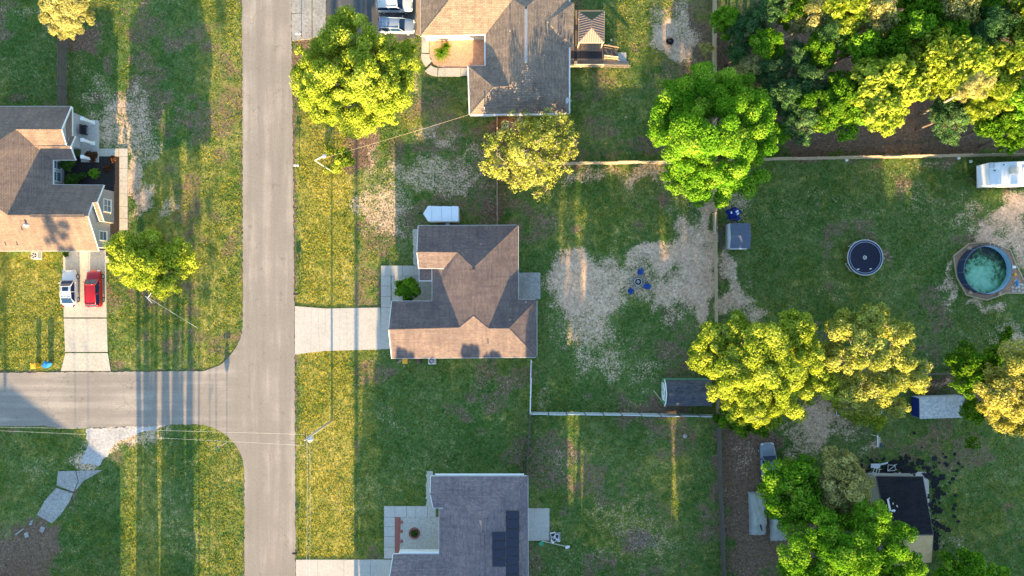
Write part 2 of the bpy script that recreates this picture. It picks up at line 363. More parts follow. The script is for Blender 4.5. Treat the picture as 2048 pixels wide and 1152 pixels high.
for a in [(230, 885, 70, 34, .62), (290, 865, 60, 16, .6), (185, 915, 40, 30, .6), (250, 250, 75, 80, .58), (190, 185, 55, 40, .42), (275, 370, 28, 80, .72), (285, 290, 60, 40, .5), (335, 420, 22, 40, .55), (180, 60, 50, 30, .3), (260, 120, 60, 25, .3), (30, 20, 60, 20, .4), (350, 110, 70, 60, .22), (230, 330, 16, 40, .3),
          (830, 350, 90, 38, .55), (920, 360, 70, 40, .5), (760, 420, 60, 60, .55), (800, 440, 40, 30, .4), (690, 400, 45, 80, .3), (860, 275, 60, 26, .5), (940, 320, 50, 40, .42), (650, 520, 50, 60, .22), (740, 300, 18, 60, .45),
          (1150, 560, 60, 62, .85), (1185, 640, 60, 60, .62), (1135, 600, 32, 60, .8), (1220, 560, 60, 50, .62), (1195, 600, 60, 50, .7), (1380, 480, 46, 40, .7), (1300, 560, 60, 30, .55), (1270, 555, 40, 40, .6), (1320, 510, 60, 32, .85), (1390, 530, 42, 60, .95), (1350, 580, 40, 40, .75), (1400, 600, 30, 60, .95), (1412, 430, 18, 70, .8), (1330, 600, 30, 30, .7), (1345, 640, 26, 26, .5), (1205, 720, 60, 40, .5), (1120, 690, 30, 40, .4), (1250, 690, 60, 50, .32), (1300, 750, 50, 40, .42), (1180, 350, 90, 22, .5), (1290, 350, 70, 24, .55), (1370, 420, 50, 40, .4), (1100, 800, 26, 30, .42), (1260, 800, 60, 20, .34),
          (1455, 540, 18, 70, .75), (1470, 600, 30, 26, .75), (1500, 630, 30, 14, .6), (1470, 410, 40, 30, .5), (1560, 420, 90, 60, .3), (1700, 430, 90, 50, .3), (1640, 380, 60, 30, .34), (1760, 560, 70, 60, .28), (1830, 400, 70, 40, .36), (1650, 590, 50, 20, .36), (2020, 420, 40, 46, .85), (1980, 470, 40, 20, .75), (2048, 480, 30, 50, .7), (1940, 440, 30, 40, .45), (1905, 560, 14, 60, .6), (1960, 610, 40, 14, .65), (2010, 680, 40, 50, .55), (1940, 660, 40, 30, .3), (1860, 330, 90, 10, .4),
          (1640, 850, 60, 50, .68), (1600, 880, 40, 40, .55), (1700, 860, 40, 30, .5), (1735, 900, 26, 18, .5), (1490, 930, 24, 50, .42), (1470, 1040, 20, 40, .3), (1870, 1060, 40, 60, .36), (1910, 1090, 40, 22, .42), (1960, 840, 30, 14, .36), (1880, 770, 26, 12, .6), (1850, 960, 40, 30, .34),
          (1340, 80, 50, 34, .85), (1310, 40, 22, 40, .5), (1368, 60, 26, 70, .6), (1355, 20, 20, 40, .5), (1210, 60, 20, 30, .4), (830, 160, 12, 30, .5), (730, 250, 16, 26, .45), (1290, 240, 70, 40, .25),
          (1250, 1040, 90, 60, .38), (1300, 1090, 70, 30, .4), (1170, 890, 40, 30, .32), (1130, 930, 20, 40, .36), (1340, 860, 60, 14, .34), (1200, 1110, 60, 30, .36), (1370, 970, 50, 60, .3), (1230, 950, 40, 30, .26),
          (60, 930, 60, 24, .34), (280, 960, 60, 40, .3), (380, 1080, 40, 50, .36), (200, 985, 40, 40, .26), (790, 850, 30, 40, .34), (820, 920, 40, 24, .32), (750, 970, 30, 50, .34), (770, 780, 30, 40, .28), (1000, 690, 40, 90, .1)]:
    blob('sand', *a)
for a in [(90, 1062, 26, 26, .95), (66, 1085, 28, 28, .95), (40, 1105, 30, 30, .95), (14, 1130, 36, 34, .95), (1700, 290, 500, 16, .8), (1420, 20, 30, 160, .5), (1760, 130, 420, 170, .95), (1500, 980, 62, 190, .95), (1460, 850, 40, 40, .9), (1590, 1080, 60, 90, .9), (1660, 830, 90, 40, .5), (700, 120, 110, 130, .85), (610, 140, 20, 70, .75), (715, 290, 30, 60, .8), (700, 300, 20, 40, .9), (860, 200, 70, 40, .55), (850, 110, 10, 40, .8), (160, 85, 36, 30, .8), (985, 420, 36, 30, .75), (1405, 600, 20, 150, .7), (1345, 815, 80, 12, .9), (1370, 370, 60, 30, .7), (1340, 300, 40, 40, .5), (1395, 70, 22, 110, .7), (40, 1110, 90, 50, .95), (-10, 1160, 120, 60, .95), (1950, 780, 90, 40, .7), (1880, 760, 60, 16, .9), (1990, 1090, 60, 30, .4), (310, 560, 60, 50, .6), (1270, 1080, 50, 30, .62), (1310, 1020, 60, 60, .42), (1025, 250, 40, 20, .8), (1860, 790, 90, 10, .4), (1690, 800, 80, 40, .6)]:
    blob('dirt', *a)
rect('dry', 590, -40, 712, 1200, .58); rect('dry', 386, -40, 488, 700, .42); rect('dry', -60, 500, 128, 745, .50); rect('dry', 216, 590, 386, 745, .36); rect('dry', 386, 590, 486, 745, .44)
rect('dry', 246, 845, 330, 1200, .42); rect('dry', 386, 845, 492, 1200, .40); rect('dry', 712, 380, 765, 1200, .42); rect('dry', 1290, -40, 1425, 140, .5); rect('dry', 1225, -40, 1300, 130, .34)
rect('dry', 290, 300, 400, 600, .5); rect('dirt', 583, -60, 595, 1220, .62, 5, .12); rect('dirt', 479, -60, 491, 640, .55, 5, .12); rect('dirt', -60, 738, 330, 750, .55, 5, .12); rect('dirt', 484, 960, 496, 1220, .5, 5, .12)
for a in [(660, 380, 60, 70, .72), (650, 960, 40, 70, .66), (620, 130, 30, 100, .7), (1180, 950, 40, 100, .4), (1340, 960, 50, 90, .45), (870, 230, 90, 60, .5), (700, 560, 30, 80, .5), (420, 300, 40, 120, .5), (1240, 180, 40, 40, .36), (1650, 560, 120, 60, .3), (1240, 440, 120, 60, .36), (1120, 440, 40, 60, .4), (1250, 1060, 120, 80, .42), (1900, 900, 140, 60, .3), (1960, 1060, 60, 60, .34)]:
    blob('dry', *a)
lowf = vnoise(PX, PY, 1 / 90, 31) * .6 + vnoise(PX, PY, 1 / 30, 32) * .4
cov['dry'] = np.maximum(cov['dry'], np.clip((lowf - .40) * 1.4, 0, .30)); lowd = vnoise(PX, PY, 1 / 75, 41) * .6 + vnoise(PX, PY, 1 / 24, 42) * .4; cov['dirt'] = np.maximum(cov['dirt'], np.clip((lowd - .42) * 2.2, 0, .52) * np.where(((PX > 590) & (PX < 706)) | ((PX > 246) & (PX < 488) & (PY > 845)) | ((PX < 128) & (PY > 500) & (PY < 745)), .35, 1)); cov['sand'] = np.maximum(cov['sand'], np.clip((vnoise(PX, PY, 1 / 70, 33) * .6 + vnoise(PX, PY, 1 / 22, 34) * .4 - .42) * 1.3, 0, .29))
OUT = (PX < -60) | (PX > 2110) | (PY < -60) | (PY > 1210)
cov['sand'][OUT] *= .3
nx, ny = len(FX), len(FY)
mic = (vnoise(PX, PY, 1 / 9, 11) - .5) * .07 + (vnoise(PX, PY, 1 / 60, 12) - .5) * .05
GZ = np.where(OUT, -.03, mic - .03)
me = bpy.data.meshes.new('ground')
co = np.stack([GX, GY, GZ], -1).reshape(-1, 3)
ii = np.arange(nx * ny).reshape(ny, nx)
qf = np.stack([ii[:-1, :-1], ii[:-1, 1:], ii[1:, 1:], ii[1:, :-1]], -1).reshape(-1, 4)
def np_mesh(me, co, faces, k):
    n = len(faces); me.vertices.add(len(co)); me.vertices.foreach_set('co', co.astype(np.float32).ravel())
    me.loops.add(n * k); me.loops.foreach_set('vertex_index', faces.astype(np.int32).ravel())
    me.polygons.add(n); me.polygons.foreach_set('loop_start', np.arange(0, n * k, k, dtype=np.int32))
    me.update(calc_edges=True)
np_mesh(me, co, qf, 4); me.polygons.foreach_set('use_smooth', np.ones(len(qf), bool))
ca = me.color_attributes.new('cover', 'FLOAT_COLOR', 'POINT')
ca.data.foreach_set('color', np.stack([cov['sand'], cov['dirt'], cov['dry'], np.ones_like(PX)], -1).astype(np.float32).ravel())
me.materials.append(M['ground']); tag(link('ground', me), kind='structure')

NOGRASS = []          # pixel polygons without lawn
# ---------------------------------------------------------------- roads
def jit(pts, step=9, amp=1.6, seed=1):
    r = random.Random(seed); out = []; n = len(pts)
    for i in range(n):
        a, b_ = pts[i], pts[(i + 1) % n]; L = math.dist(a, b_); k = max(1, int(L / step)); d = ((b_[1] - a[1]) / L, -(b_[0] - a[0]) / L)
        for q in range(k):
            t = q / k; e = r.uniform(-amp, amp); out.append((a[0] + (b_[0] - a[0]) * t + d[0] * e, a[1] + (b_[1] - a[1]) * t + d[1] * e))
    return out
def arc(cx, cy, rx, ry, a0, a1, n=12): return [(cx + rx * math.cos(R(a0 + (a1 - a0) * i / n)), cy + ry * math.sin(R(a0 + (a1 - a0) * i / n))) for i in range(n + 1)]
roadpx = [(484, -60), (486, 500), (486, 640)] + arc(391, 645, 95, 98, 5, 85) + [(330, 743), (-200, 747), (-200, 856), (0, 852), (95, 852), (130, 857), (280, 852)] + arc(388, 948, 101, 100, -92, -4) + [(489, 1000), (490, 1220), (591, 1220), (590, 800), (587, 400), (582, -60)]
rp = jit(roadpx, 5, 1.1, 2); NOGRASS.append(roadpx)
mb = MB(); mb.prism([W(*p)[:2] for p in rp], -.04, .035); tag(mb.obj('road', M['asphalt']), kind='structure')
def sheet(name, px, z, mat, jitter=(7, 1.2), seed=3, base=-.05):
    NOGRASS.append(px); mb = MB(); mb.prism([W(*p)[:2] for p in jit(px, *jitter, seed)], base, z); return tag(mb.obj(name, mat), kind='structure')
def slabs(name, cells, mat, z=.07, gap=.018, seed=0):
    par = thing(name, loc=(*W(*cells[0][0])[:2], 0), kind='structure'); r = random.Random(seed)
    for c in cells:
        NOGRASS.append(c); mb = MB(); q = inset([W(*p)[:2] for p in c], gap); zz = z + r.uniform(-.006, .006)
        t = [(x, y, zz + r.uniform(-.004, .004)) for x, y in q]; lo = [(x, y, -.05) for x, y in q]; n = len(q)
        mb.v = lo + t; mb.f = [tuple(range(n, 2 * n))] + [(i, (i + 1) % n, n + (i + 1) % n, n + i) for i in range(n)]; mb.m = [0] * (n + 1)
        mb.obj('slab', mat, par)
    return par
def strip(a, b_, cuts): return None
def rects(xs, y0, y1): return [[(xs[i], y0), (xs[i + 1], y0), (xs[i + 1], y1), (xs[i], y1)] for i in range(len(xs) - 1)]
def rectv(x0, x1, ys): return [[(x0, ys[i]), (x1, ys[i]), (x1, ys[i + 1]), (x0, ys[i + 1])] for i in range(len(ys) - 1)]
# driveway of the centre house
def lerp(xs, tab):
    return [np.interp(x, [t[0] for t in tab], [t[1] for t in tab]) for x in xs]
xs = [590, 623, 637, 651, 664, 680, 693, 717, 761]; yt = lerp(xs, [(590, 612), (650, 617), (761, 615)]); yb = lerp(xs, [(590, 709), (645, 702), (783, 698)])
slabs('driveway', [[(xs[i], yt[i]), (xs[i + 1], yt[i + 1]), (xs[i + 1] + (2 if i % 2 else -1), yb[i + 1]), (xs[i] + (2 if (i - 1) % 2 and i else 0 if not i else -1), yb[i])] for i in range(8)], M['concrete'], gap=.006, seed=1)
slabs('front_walk', rects([762, 782, 805, 828, 840], 531, 552) + rectv(762, 782, [552, 572, 593, 615]) + [[(762, 615), (782, 615), (788, 698), (762, 698)]], M['concrete'], seed=2)
slabs('driveway', rects([592, 636, 688, 741, 800], 1119, 1230), M['concrete'], gap=.012, seed=3)
slabs('front_walk', rects([768, 790, 813, 832, 855, 872], 1012, 1034) + rectv(768, 790, [1034, 1053, 1073, 1094, 1117]), M['concrete'], seed=4)
slabs('driveway', [[(127, 500), (157, 500), (157, 570), (127, 570)], [(157, 500), (178, 500), (178, 570), (157, 570)], [(178, 500), (212, 500), (213, 570), (178, 570)], [(127, 570), (213, 570), (214, 635), (128, 635)], [(128, 637), (214, 637), (216, 704), (131, 704)], [(131, 706), (216, 706), (222, 742), (122, 742)]], M['concrete_cream'], gap=.012, seed=5)
slabs('front_walk', rects([172, 195, 217, 238, 256], 297, 313) + rectv(239, 256, [313, 337, 362, 388, 413, 437, 461, 480]) + [[(208, 512), (232, 512), (232, 526), (208, 526)]], M['concrete_cream'], seed=6)
def ring(cx, cy, ri, ro, a0, a1, n=5):
    o = arc(cx, cy, ro, ro, a0, a1, n); i = arc(cx, cy, ri, ri, a0, a1, n); return o + i[::-1]
slabs('front_walk', [[(843, 72), (858, 72), (858, 106), (843, 106)], ring(876, 110, 17, 34, 185, 135), ring(876, 116, 20, 37, 135, 92), [(877, 136), (890, 136), (890, 153), (875, 153)], [(890, 136), (921, 136), (921, 153), (890, 153)], [(921, 136), (945, 136), (945, 152), (921, 152)]], M['concrete'], seed=7)
slabs('patio', [[(1036, 545), (1081, 545), (1081, 598), (1036, 598)]], M['concrete_old'], .10)
slabs('patio', [[(1056, 1016), (1099, 1016), (1099, 1081), (1056, 1081)]], M['concrete'], .10)
slabs('driveway', [[(582, -40), (624, -40), (624, 27), (583, 27)], [(583, 28), (624, 26), (624, 78), (584, 82)], [(625, -40), (652, -40), (652, 70), (625, 76)]], M['concrete_old'], .05, .02, 8)
sheet('parking_pad', [(653, -60), (834, -60), (832, 75), (760, 90), (653, 92)], .045, M['drive_asphalt'], (8, 1.5), 9)
sheet('garden_path', [(830, -60), (843, -60), (843, 72), (828, 68)], .03, M['wood'], (8, .6), 10)
sheet('gravel_drive', [(172, 858), (335, 850), (300, 860), (262, 872), (228, 888), (214, 912), (196, 932), (160, 926), (176, 888)], .012, M['white_gravel'], (5, 2.2), 11)
slabs('broken_driveway', [[(116, 942), (151, 941), (157, 962), (148, 984), (113, 971)], [(152, 941), (206, 940), (168, 962), (150, 982), (157, 962)], [(112, 975), (147, 986), (139, 1004), (122, 1030), (104, 1047), (73, 1030), (90, 1000)]], M['concrete_old'], .05, .04, 12)
for i, p in enumerate([[(82, 1052), (91, 1055), (86, 1066), (79, 1062)], [(48, 1066), (56, 1064), (58, 1074), (50, 1076)], [(30, 1068), (47, 1056), (48, 1058), (33, 1070)], [(60, 1042), (66, 1040), (64, 1050), (58, 1050)]]):
    slabs('concrete_fragment', [p], M['concrete_old'], .04, .01, 20 + i)
# planting beds
sheet('mulch_bed', [(115, 313), (239, 313), (239, 480), (206, 480), (206, 372), (115, 372)], .03, M['mulch'], (6, .8), 12)
sheet('gravel_bed', [(859, 78), (968, 76), (968, 136), (884, 136), (866, 128), (859, 112)], .03, M['red_gravel'], (6, .6), 13)
sheet('gravel_bed', [(783, 552), (866, 552), (866, 604), (783, 604)], .03, M['gravel'], (6, .6), 14)
sheet('gravel_bed', [(801, 1034), (880, 1034), (880, 1110), (798, 1110)], .03, M['gravel'], (6, .6), 15)
sheet('brick_edging', [(790, 1034), (801, 1034), (799, 1110), (790, 1110)], .06, M['brick'], (9, .3), 16)
sheet('stone_strip', [(826, 459), (837, 459), (837, 530), (827, 530)], .05, M['gravel'], (4, 1.2), 17)
sheet('stone_strip', [(853, 942), (866, 942), (866, 1012), (852, 1012)], .05, M['gravel'], (4, 1.8), 18)

# ---------------------------------------------------------------- houses
def P(v):
    if v[0] == 'w': return v[1:]
    return W(*v)
def roof(par, V, F, mat, thick=.2, name='roof', fmat=None, lift=0):
    V = {k: P(v) for k, v in V.items()}; cnt = {}
    mb = MB(); fb = MB()
    for f in F:
        pts = [Vector(V[k]) for k in f]; nrm = Vector((0, 0, 0))
        for i in range(len(pts)): nrm += pts[i].cross(pts[(i + 1) % len(pts)])
        if nrm.z < 0: f = f[::-1]; pts = pts[::-1]
        mb.poly([(p.x, p.y, p.z + lift) for p in pts])
        fb.poly([(p.x, p.y, p.z - thick) for p in pts[::-1]])
        for i in range(len(f)):
            a, b_ = f[i], f[(i + 1) % len(f)]; cnt.setdefault(frozenset((a, b_)), []).append((a, b_))
    for k, e in cnt.items():
        if len(e) == 1:
            a, b_ = V[e[0][0]], V[e[0][1]]
            d = Vector((b_[0] - a[0], b_[1] - a[1], 0)).normalized(); o = Vector((d.y, -d.x, 0)) * .02
            t = .004
            fb.poly([(a[0] + o.x, a[1] + o.y, a[2] - thick), (b_[0] + o.x, b_[1] + o.y, b_[2] - thick), (b_[0] + o.x, b_[1] + o.y, b_[2] + t), (a[0] + o.x, a[1] + o.y, a[2] + t)])
            w = Vector((d.y, -d.x, 0)) * -.05
            fb.poly([(a[0] + o.x, a[1] + o.y, a[2] + t), (b_[0] + o.x, b_[1] + o.y, b_[2] + t), (b_[0] + w.x, b_[1] + w.y, b_[2] + .006), (a[0] + w.x, a[1] + w.y, a[2] + .006)])
    r = mb.obj(name, mat, par, uv=True)
    fb.obj('fascia', fmat or M['white'], r)
    return r, V
def ridge_cap(rf, a, b_, mat, w=.13):
    a, b_ = Vector(a), Vector(b_); d = (b_ - a).normalized(); s = d.cross(Vector((0, 0, 1))).normalized() * w
    mb = MB(); u = Vector((0, 0, .03)); dn = Vector((0, 0, -.03))
    n = max(1, int((b_ - a).length / .33))
    for i in range(n):
        p, q = a.lerp(b_, i / n), a.lerp(b_, (i + .96) / n)
        mb.poly([p + u, q + u, q + s + dn, p + s + dn]); mb.poly([q + u, p + u, p - s + dn, q - s + dn])
    mb.obj('ridge_cap', mat, rf, uv=True)
def vent(rf, px, py, z, kind=0):
    x, y, z = W(px, py, z)
    if kind == 0:
        mb = MB(); mb.path([(x, y, z - .15), (x, y, z + .3)], .06, 8); mb.obj('vent_pipe', M['metal'], rf)
    else:
        mb = MB(); mb.lathe((x, y, z), [(.25, -.1), (.25, .06), (.12, .08), (.12, .3), (.2, .32), (0, .42)], 12); mb.obj('vent_cap', M['galv'], rf, smooth=True)
def wall(par, pts, z0, z1, mat, name='wall'):
    mb = MB(); mb.prism(pts, z0, z1); return mb.obj(name, mat, par)
def window(par, c, wy, hz, face='x+', mat=None, rows=2, cols=2):
    # window on a wall facing +x (east) or other compass faces; frame, sill and panes
    ax = {'x+': ((0, 1), (1, 0)), 'x-': ((0, 1), (-1, 0)), 'y+': ((1, 0), (0, 1)), 'y-': ((1, 0), (0, -1))}[face]
    (ux, uy), (nx_, ny_) = ax; f = MB(); t = .05
    def b(cu, cz, su, sz, d0, d1):
        cx = c[0] + ux * cu + nx_ * (d0 + d1) / 2; cy = c[1] + uy * cu + ny_ * (d0 + d1) / 2
        f.box((cx, cy, c[2] + cz), (abs(ux) * su + abs(nx_) * (d1 - d0), abs(uy) * su + abs(ny_) * (d1 - d0), sz))
    b(0, hz / 2, wy + .2, .1, -.02, .09); b(0, -hz / 2, wy + .2, .1, -.02, .11)
    for s in (-1, 1): b(s * wy / 2, 0, .1, hz, -.02, .088)
    for i in range(1, cols): b(-wy / 2 + wy * i / cols, 0, .05, hz - .1, -.02, .07)
    for i in range(1, rows): b(0, -hz / 2 + hz * i / rows, wy - .1, .06, -.02, .075)
    o = f.obj('window', M['white'], par)
    for i in range(cols):
        for j in range(rows):
            f = MB(); b(-wy / 2 + wy * (i + .5) / cols, -hz / 2 + hz * (j + .5) / rows, wy / cols, hz / rows, .0, .03); f.obj('pane', M['glass'], o)
    return o
# centre house -------------------------------------------------------------------------
V = dict(NW=(836, 451, 2.75), NE=(1037, 450, 2.75), GW=(833.6, 504, 4.3), GS=(837, 537, 3.4), P1=(914.6, 504.6, 4.3), R0=(947, 536, 5.2), R1=(947, 632, 5.2),
         V1=(888, 537, 3.42), vt=(864, 537, 2.78), vb=(864, 602, 2.8), WR=(777, 659, 4.45), NWw=(783, 602, 2.83), SWw=(783, 717, 2.75), Q=(919, 655, 4.45), Q2=(977, 657, 4.45), ER=(1018, 657, 4.45), NEw=(1074, 599, 2.8), SEw=(1074, 715, 2.75), ve=(1037, 598, 2.78))
F = [['NW', 'NE', 'R0', 'P1', 'GW'], ['GW', 'P1', 'V1', 'GS'], ['P1', 'R0', 'R1', 'Q', 'vb', 'vt', 'V1'], ['WR', 'NWw', 'vb', 'Q'], ['R0', 'NE', 've', 'Q2', 'R1'], ['Q2', 've', 'NEw', 'ER'], ['ER', 'NEw', 'SEw'], ['SWw', 'SEw', 'ER', 'Q2', 'R1', 'Q', 'WR']]
hc = thing('house', 'brown shingled ranch house in the middle, pale driveway running to the road', 'house', (*W(940, 590)[:2], 0))
rf, VV = roof(hc, V, F, M['roof_mauve'])
for a, b_ in (('GW', 'P1'), ('P1', 'R0'), ('R0', 'NE'), ('R1', 'Q'), ('R1', 'Q2'), ('WR', 'Q'), ('Q2', 'ER'), ('ER', 'NEw'), ('ER', 'SEw')): ridge_cap(rf, VV[a], VV[b_], M['roof_mauve'])
mb = MB(); p0, p1 = VV['R0'], VV['R1']; mb.box(((p0[0] + p1[0]) / 2, (p0[1] + p1[1]) / 2, 5.2), (.42, p0[1] - p1[1] - .3, .12)); mb.obj('ridge_vent', M['roof_mauve'], rf, uv=True)
pv = dict(a=(864, 537, 2.74), b=(838, 537, 2.5), c=(838, 562, 2.5), d=(864, 562, 2.74)); roof(hc, pv, [['a', 'b', 'c', 'd']], M['roof_mauve'], name='porch_roof')
wall(hc, inset([VV[k][:2] for k in ('NW', 'NE', 've', 'NEw', 'SEw', 'SWw', 'NWw', 'vb', 'vt', 'GS')], .45), -.1, 2.62, M['cream'])
for (k0, k1, k2) in (('NW', 'GS', 'GW'), ('NWw', 'SWw', 'WR')):
    a, b_, c = [Vector(VV[k]) for k in (k0, k1, k2)]; o = Vector((.5, 0, -.25)); mb = MB(); mb.poly([a + o, b_ + o, c + o]); q = Vector((.12, 0, 0)); mb.poly([c + o + q, b_ + o + q, a + o + q]); mb.obj('gable', M['cream'], hc)
for p in ((962, 488, 4.1), (1052, 604, 3.2), (976, 688, 3.7), (1020, 640, 4.1)): vent(rf, *p)
for py in (565, 590): window(hc, (W(864, py, 0)[0] + .62, W(864, py, 1.5)[1], 1.5), 1.2, 1.3, 'x-')
# south house (solar panels) ------------------------------------------------------------
V = dict(NW=(861, 952, 2.75), NE=(1056, 952, 2.75), GW=(860, 988, 3.65), GS=(866, 1016, 2.95), P1=(897, 988, 3.65), R0=(962, 1043, 5.0), R1=(966, 1230, 5.0), V1=(886, 1016, 2.95), vt=(878, 1016, 2.7), vb=(878, 1108, 2.7),
         WR=(776, 1172, 4.4), NWw=(786, 1108, 2.75), SWw=(779, 1245, 2.75), Q=(930, 1172, 4.4), ve=(1057, 1300, 2.6), SE=(1057, 1330, 2.6), Q0=(966, 1290, 5.0), sw=(930, 1250, 2.75))
F = [['NW', 'NE', 'R0', 'P1', 'GW'], ['GW', 'P1', 'V1', 'GS'], ['P1', 'R0', 'R1', 'Q', 'vb', 'vt', 'V1'], ['WR', 'NWw', 'vb', 'Q'], ['R0', 'NE', 'SE', 'R1'], ['WR', 'Q', 'R1', 'SE', 'SWw']]
hd = thing('house', 'grey shingled house with solar panels at the bottom edge', 'house', (*W(965, 1090)[:2], 0))
rf, VV = roof(hd, V, F, M['roof_slate']); rfd = rf; vvd = VV
for a, b_ in (('GW', 'P1'), ('P1', 'R0'), ('R0', 'NE'), ('WR', 'Q')): ridge_cap(rf, VV[a], VV[b_], M['roof_slate'])
p0 = VV['R0']; mb = MB(); mb.box((p0[0] + .15, p0[1] - 5.2, 5.02), (.45, 7.8, .14)); mb.obj('ridge_vent', M['roof_slate'], rf, uv=True)
wall(hd, inset([VV[k][:2] for k in ('NW', 'NE', 'SE', 'SWw', 'NWw', 'vb', 'vt', 'GS')], .45), -.1, 2.55, M['white'])
a, b_, c = [Vector(VV[k]) for k in ('NW', 'GS', 'GW')]; o = Vector((.5, 0, -.25)); mb = MB(); mb.poly([a + o, b_ + o, c + o]); mb.obj('gable', M['white'], hd)
vent(rf, 946, 1000, 3.9)
x0 = W(870, 950, 2.6)[0]; x1 = W(1048, 950, 2.6)[0]; yy = W(950, 950, 2.62)[1]
mb = MB(); mb.box(((x0 + x1) / 2, yy + .1, 2.62), (x1 - x0, .13, .13)); mb.obj('gutter', M['white'], hd)
mb = MB(); a = W(802, 1106, 2.6); b_ = W(878, 1106, 2.6); mb.box(((a[0] + b_[0]) / 2, a[1] + .08, 2.66), (b_[0] - a[0], .14, .14)); mb.obj('gutter', M['white'], hd)
# solar panels lie on the east slope
def eslope(px, py):
    R0, NE, SE = (Vector(vvd[k]) for k in ('R0', 'NE', 'SE')); n = (NE - R0).cross(SE - R0).normalized()
    c = Vector((0, 0, H)); d = Vector(W(px, py, 0)) - c; t = (R0 - c).dot(n) / d.dot(n); return c + d * t, n
m_, nd, lk, b = new_mat('solar_cell'); v = coord(nd); br = nd.new('ShaderNodeTexBrick'); lk.new(v, br.inputs['Vector']); br.offset = 0
br.inputs['Scale'].default_value = 1; br.inputs['Brick Width'].default_value = .16; br.inputs['Row Height'].default_value = .16; br.inputs['Mortar Size'].default_value = .006
br.inputs['Color1'].default_value = (.008, .011, .03, 1); br.inputs['Color2'].default_value = (.011, .015, .038, 1); br.inputs['Mortar'].default_value = (.02, .025, .05, 1)
lk.new(br.outputs['Color'], b.inputs['Base Color']); b.inputs['Roughness'].default_value = .22; M['solar'] = m_
for (xa, xb, ys) in ((985, 1010, [1063, 1080, 1098, 1116, 1133]), (1012, 1037, [1021, 1039, 1057, 1075, 1093, 1111, 1129, 1147, 1165])):
    for i in range(len(ys) - 1):
        q = [eslope(x, y) for x, y in ((xa, ys[i] + .7), (xb, ys[i] + .7), (xb, ys[i + 1] - .7), (xa, ys[i + 1] - .7))]; n = q[0][1]
        n = n if n.z > 0 else -n
        mb = MB(); t = [p + n * .12 for p, _ in q][::-1]; lo = [p + n * .07 for p, _ in q][::-1]
        mb.poly(t); mb.poly(lo[::-1]); [mb.poly([lo[k], lo[(k + 1) % 4], t[(k + 1) % 4], t[k]]) for k in range(4)]
        sp_ = mb.obj('solar_panel', M['solar'], hd)
        fb = MB()
        for k in range(4): fb.path([t[k], t[(k + 1) % 4]], .02, 4)
        fb.obj('frame', M['blackpaint'], sp_)
# north house ------------------------------------------------------------------------
V = dict(L=(841, 72, 2.8), V=(971, 69, 2.8), B2=(971, 131, 2.85), WN=(937, 132, 2.8), WS=(940, 229, 2.8), SE=(1138, 226, 2.8), R1=(1053, 130, 5.2), R0=(1051, 14, 5.2), Re=(1018, 172, 4.2), Rw=(987, 174, 4.2),
         GJ=('w', .1, 34.2, 4.5), GR=('w', -7.4, 34.15, 4.5), LN=('w', -11.06, 38.0, 2.8), EN=('w', 6.9, 38.0, 2.8))
F = [['WS', 'SE', 'R1', 'Re', 'Rw'], ['WN', 'WS', 'Rw'], ['WN', 'Rw', 'Re', 'B2'], ['R1', 'R0', 'GJ', 'V', 'B2', 'Re'], ['L', 'V', 'GJ', 'GR'], ['GR', 'LN', 'L'], ['LN', 'EN', 'R0', 'GJ', 'GR'], ['R0', 'EN', 'SE', 'R1']]
hb = thing('house', 'tan shingled house at the top with a red gravel courtyard', 'house', (*W(1050, 120)[:2], 0))
rf, VV = roof(hb, V, F, M['roof_tan'])
for a, b_ in (('L', 'GR'), ('WN', 'Rw'), ('WS', 'Rw'), ('Rw', 'Re'), ('Re', 'R1'), ('R1', 'SE')): ridge_cap(rf, VV[a], VV[b_], M['roof_tan'])
p0, p1 = VV['R0'], VV['R1']; mb = MB(); mb.box(((p0[0] + p1[0]) / 2, (p0[1] + p1[1]) / 2, 5.22), (.3, p0[1] - p1[1] - .5, .1)); mb.obj('ridge_vent', M['metal'], rf)
for q_ in ((1020, 62, 4.7), (1088, 112, 4.2), (1090, 190, 3.9)): vent(rf, *q_)
V2 = dict(A=(1094, 43, 4.08), a=(1137, 3, 2.82), b=(1147.5, 6, 2.8), c=(1147.5, 92, 2.8), d=(1137, 95, 2.82))
r2, VB = roof(hb, V2, [['A', 'b', 'a'], ['A', 'c', 'b'], ['A', 'd', 'c']], M['roof_tan'], name='dormer_roof', fmat=M['wood'], thick=.06)
wall(hb, inset([VV[k][:2] for k in ('L', 'V', 'B2', 'WN', 'WS', 'SE', 'EN', 'LN')], .4), -.1, 2.66, M['cream'])
wall(hb, [(VB['c'][0] - .4, VB['c'][1] + .35), (VB['b'][0] - .4, VB['b'][1] - .35), (6.0, VB['b'][1] - .35), (6.0, VB['c'][1] + .35)], -.1, 2.66, M['cream'])
for a, b_ in (('L', 'V'), ('V', 'B2'), ('WS', 'SE'), ('WN', 'WS'), ('EN', 'SE')):
    a, b_ = Vector(VV[a]), Vector(VV[b_]); mb = MB(); d = (b_ - a).normalized(); n = Vector((d.y, -d.x, 0)) * (.09 if a.x < 8 else .09)
    if (a + n - Vector((0, 28, 0))).length < (a - n - Vector((0, 28, 0))).length: n = -n
    mb.box(((a.x + b_.x) / 2 + n.x, (a.y + b_.y) / 2 + n.y, 2.74), ((b_ - a).length, .12, .12), math.atan2(d.y, d.x)); mb.obj('gutter', M['white'], hb)
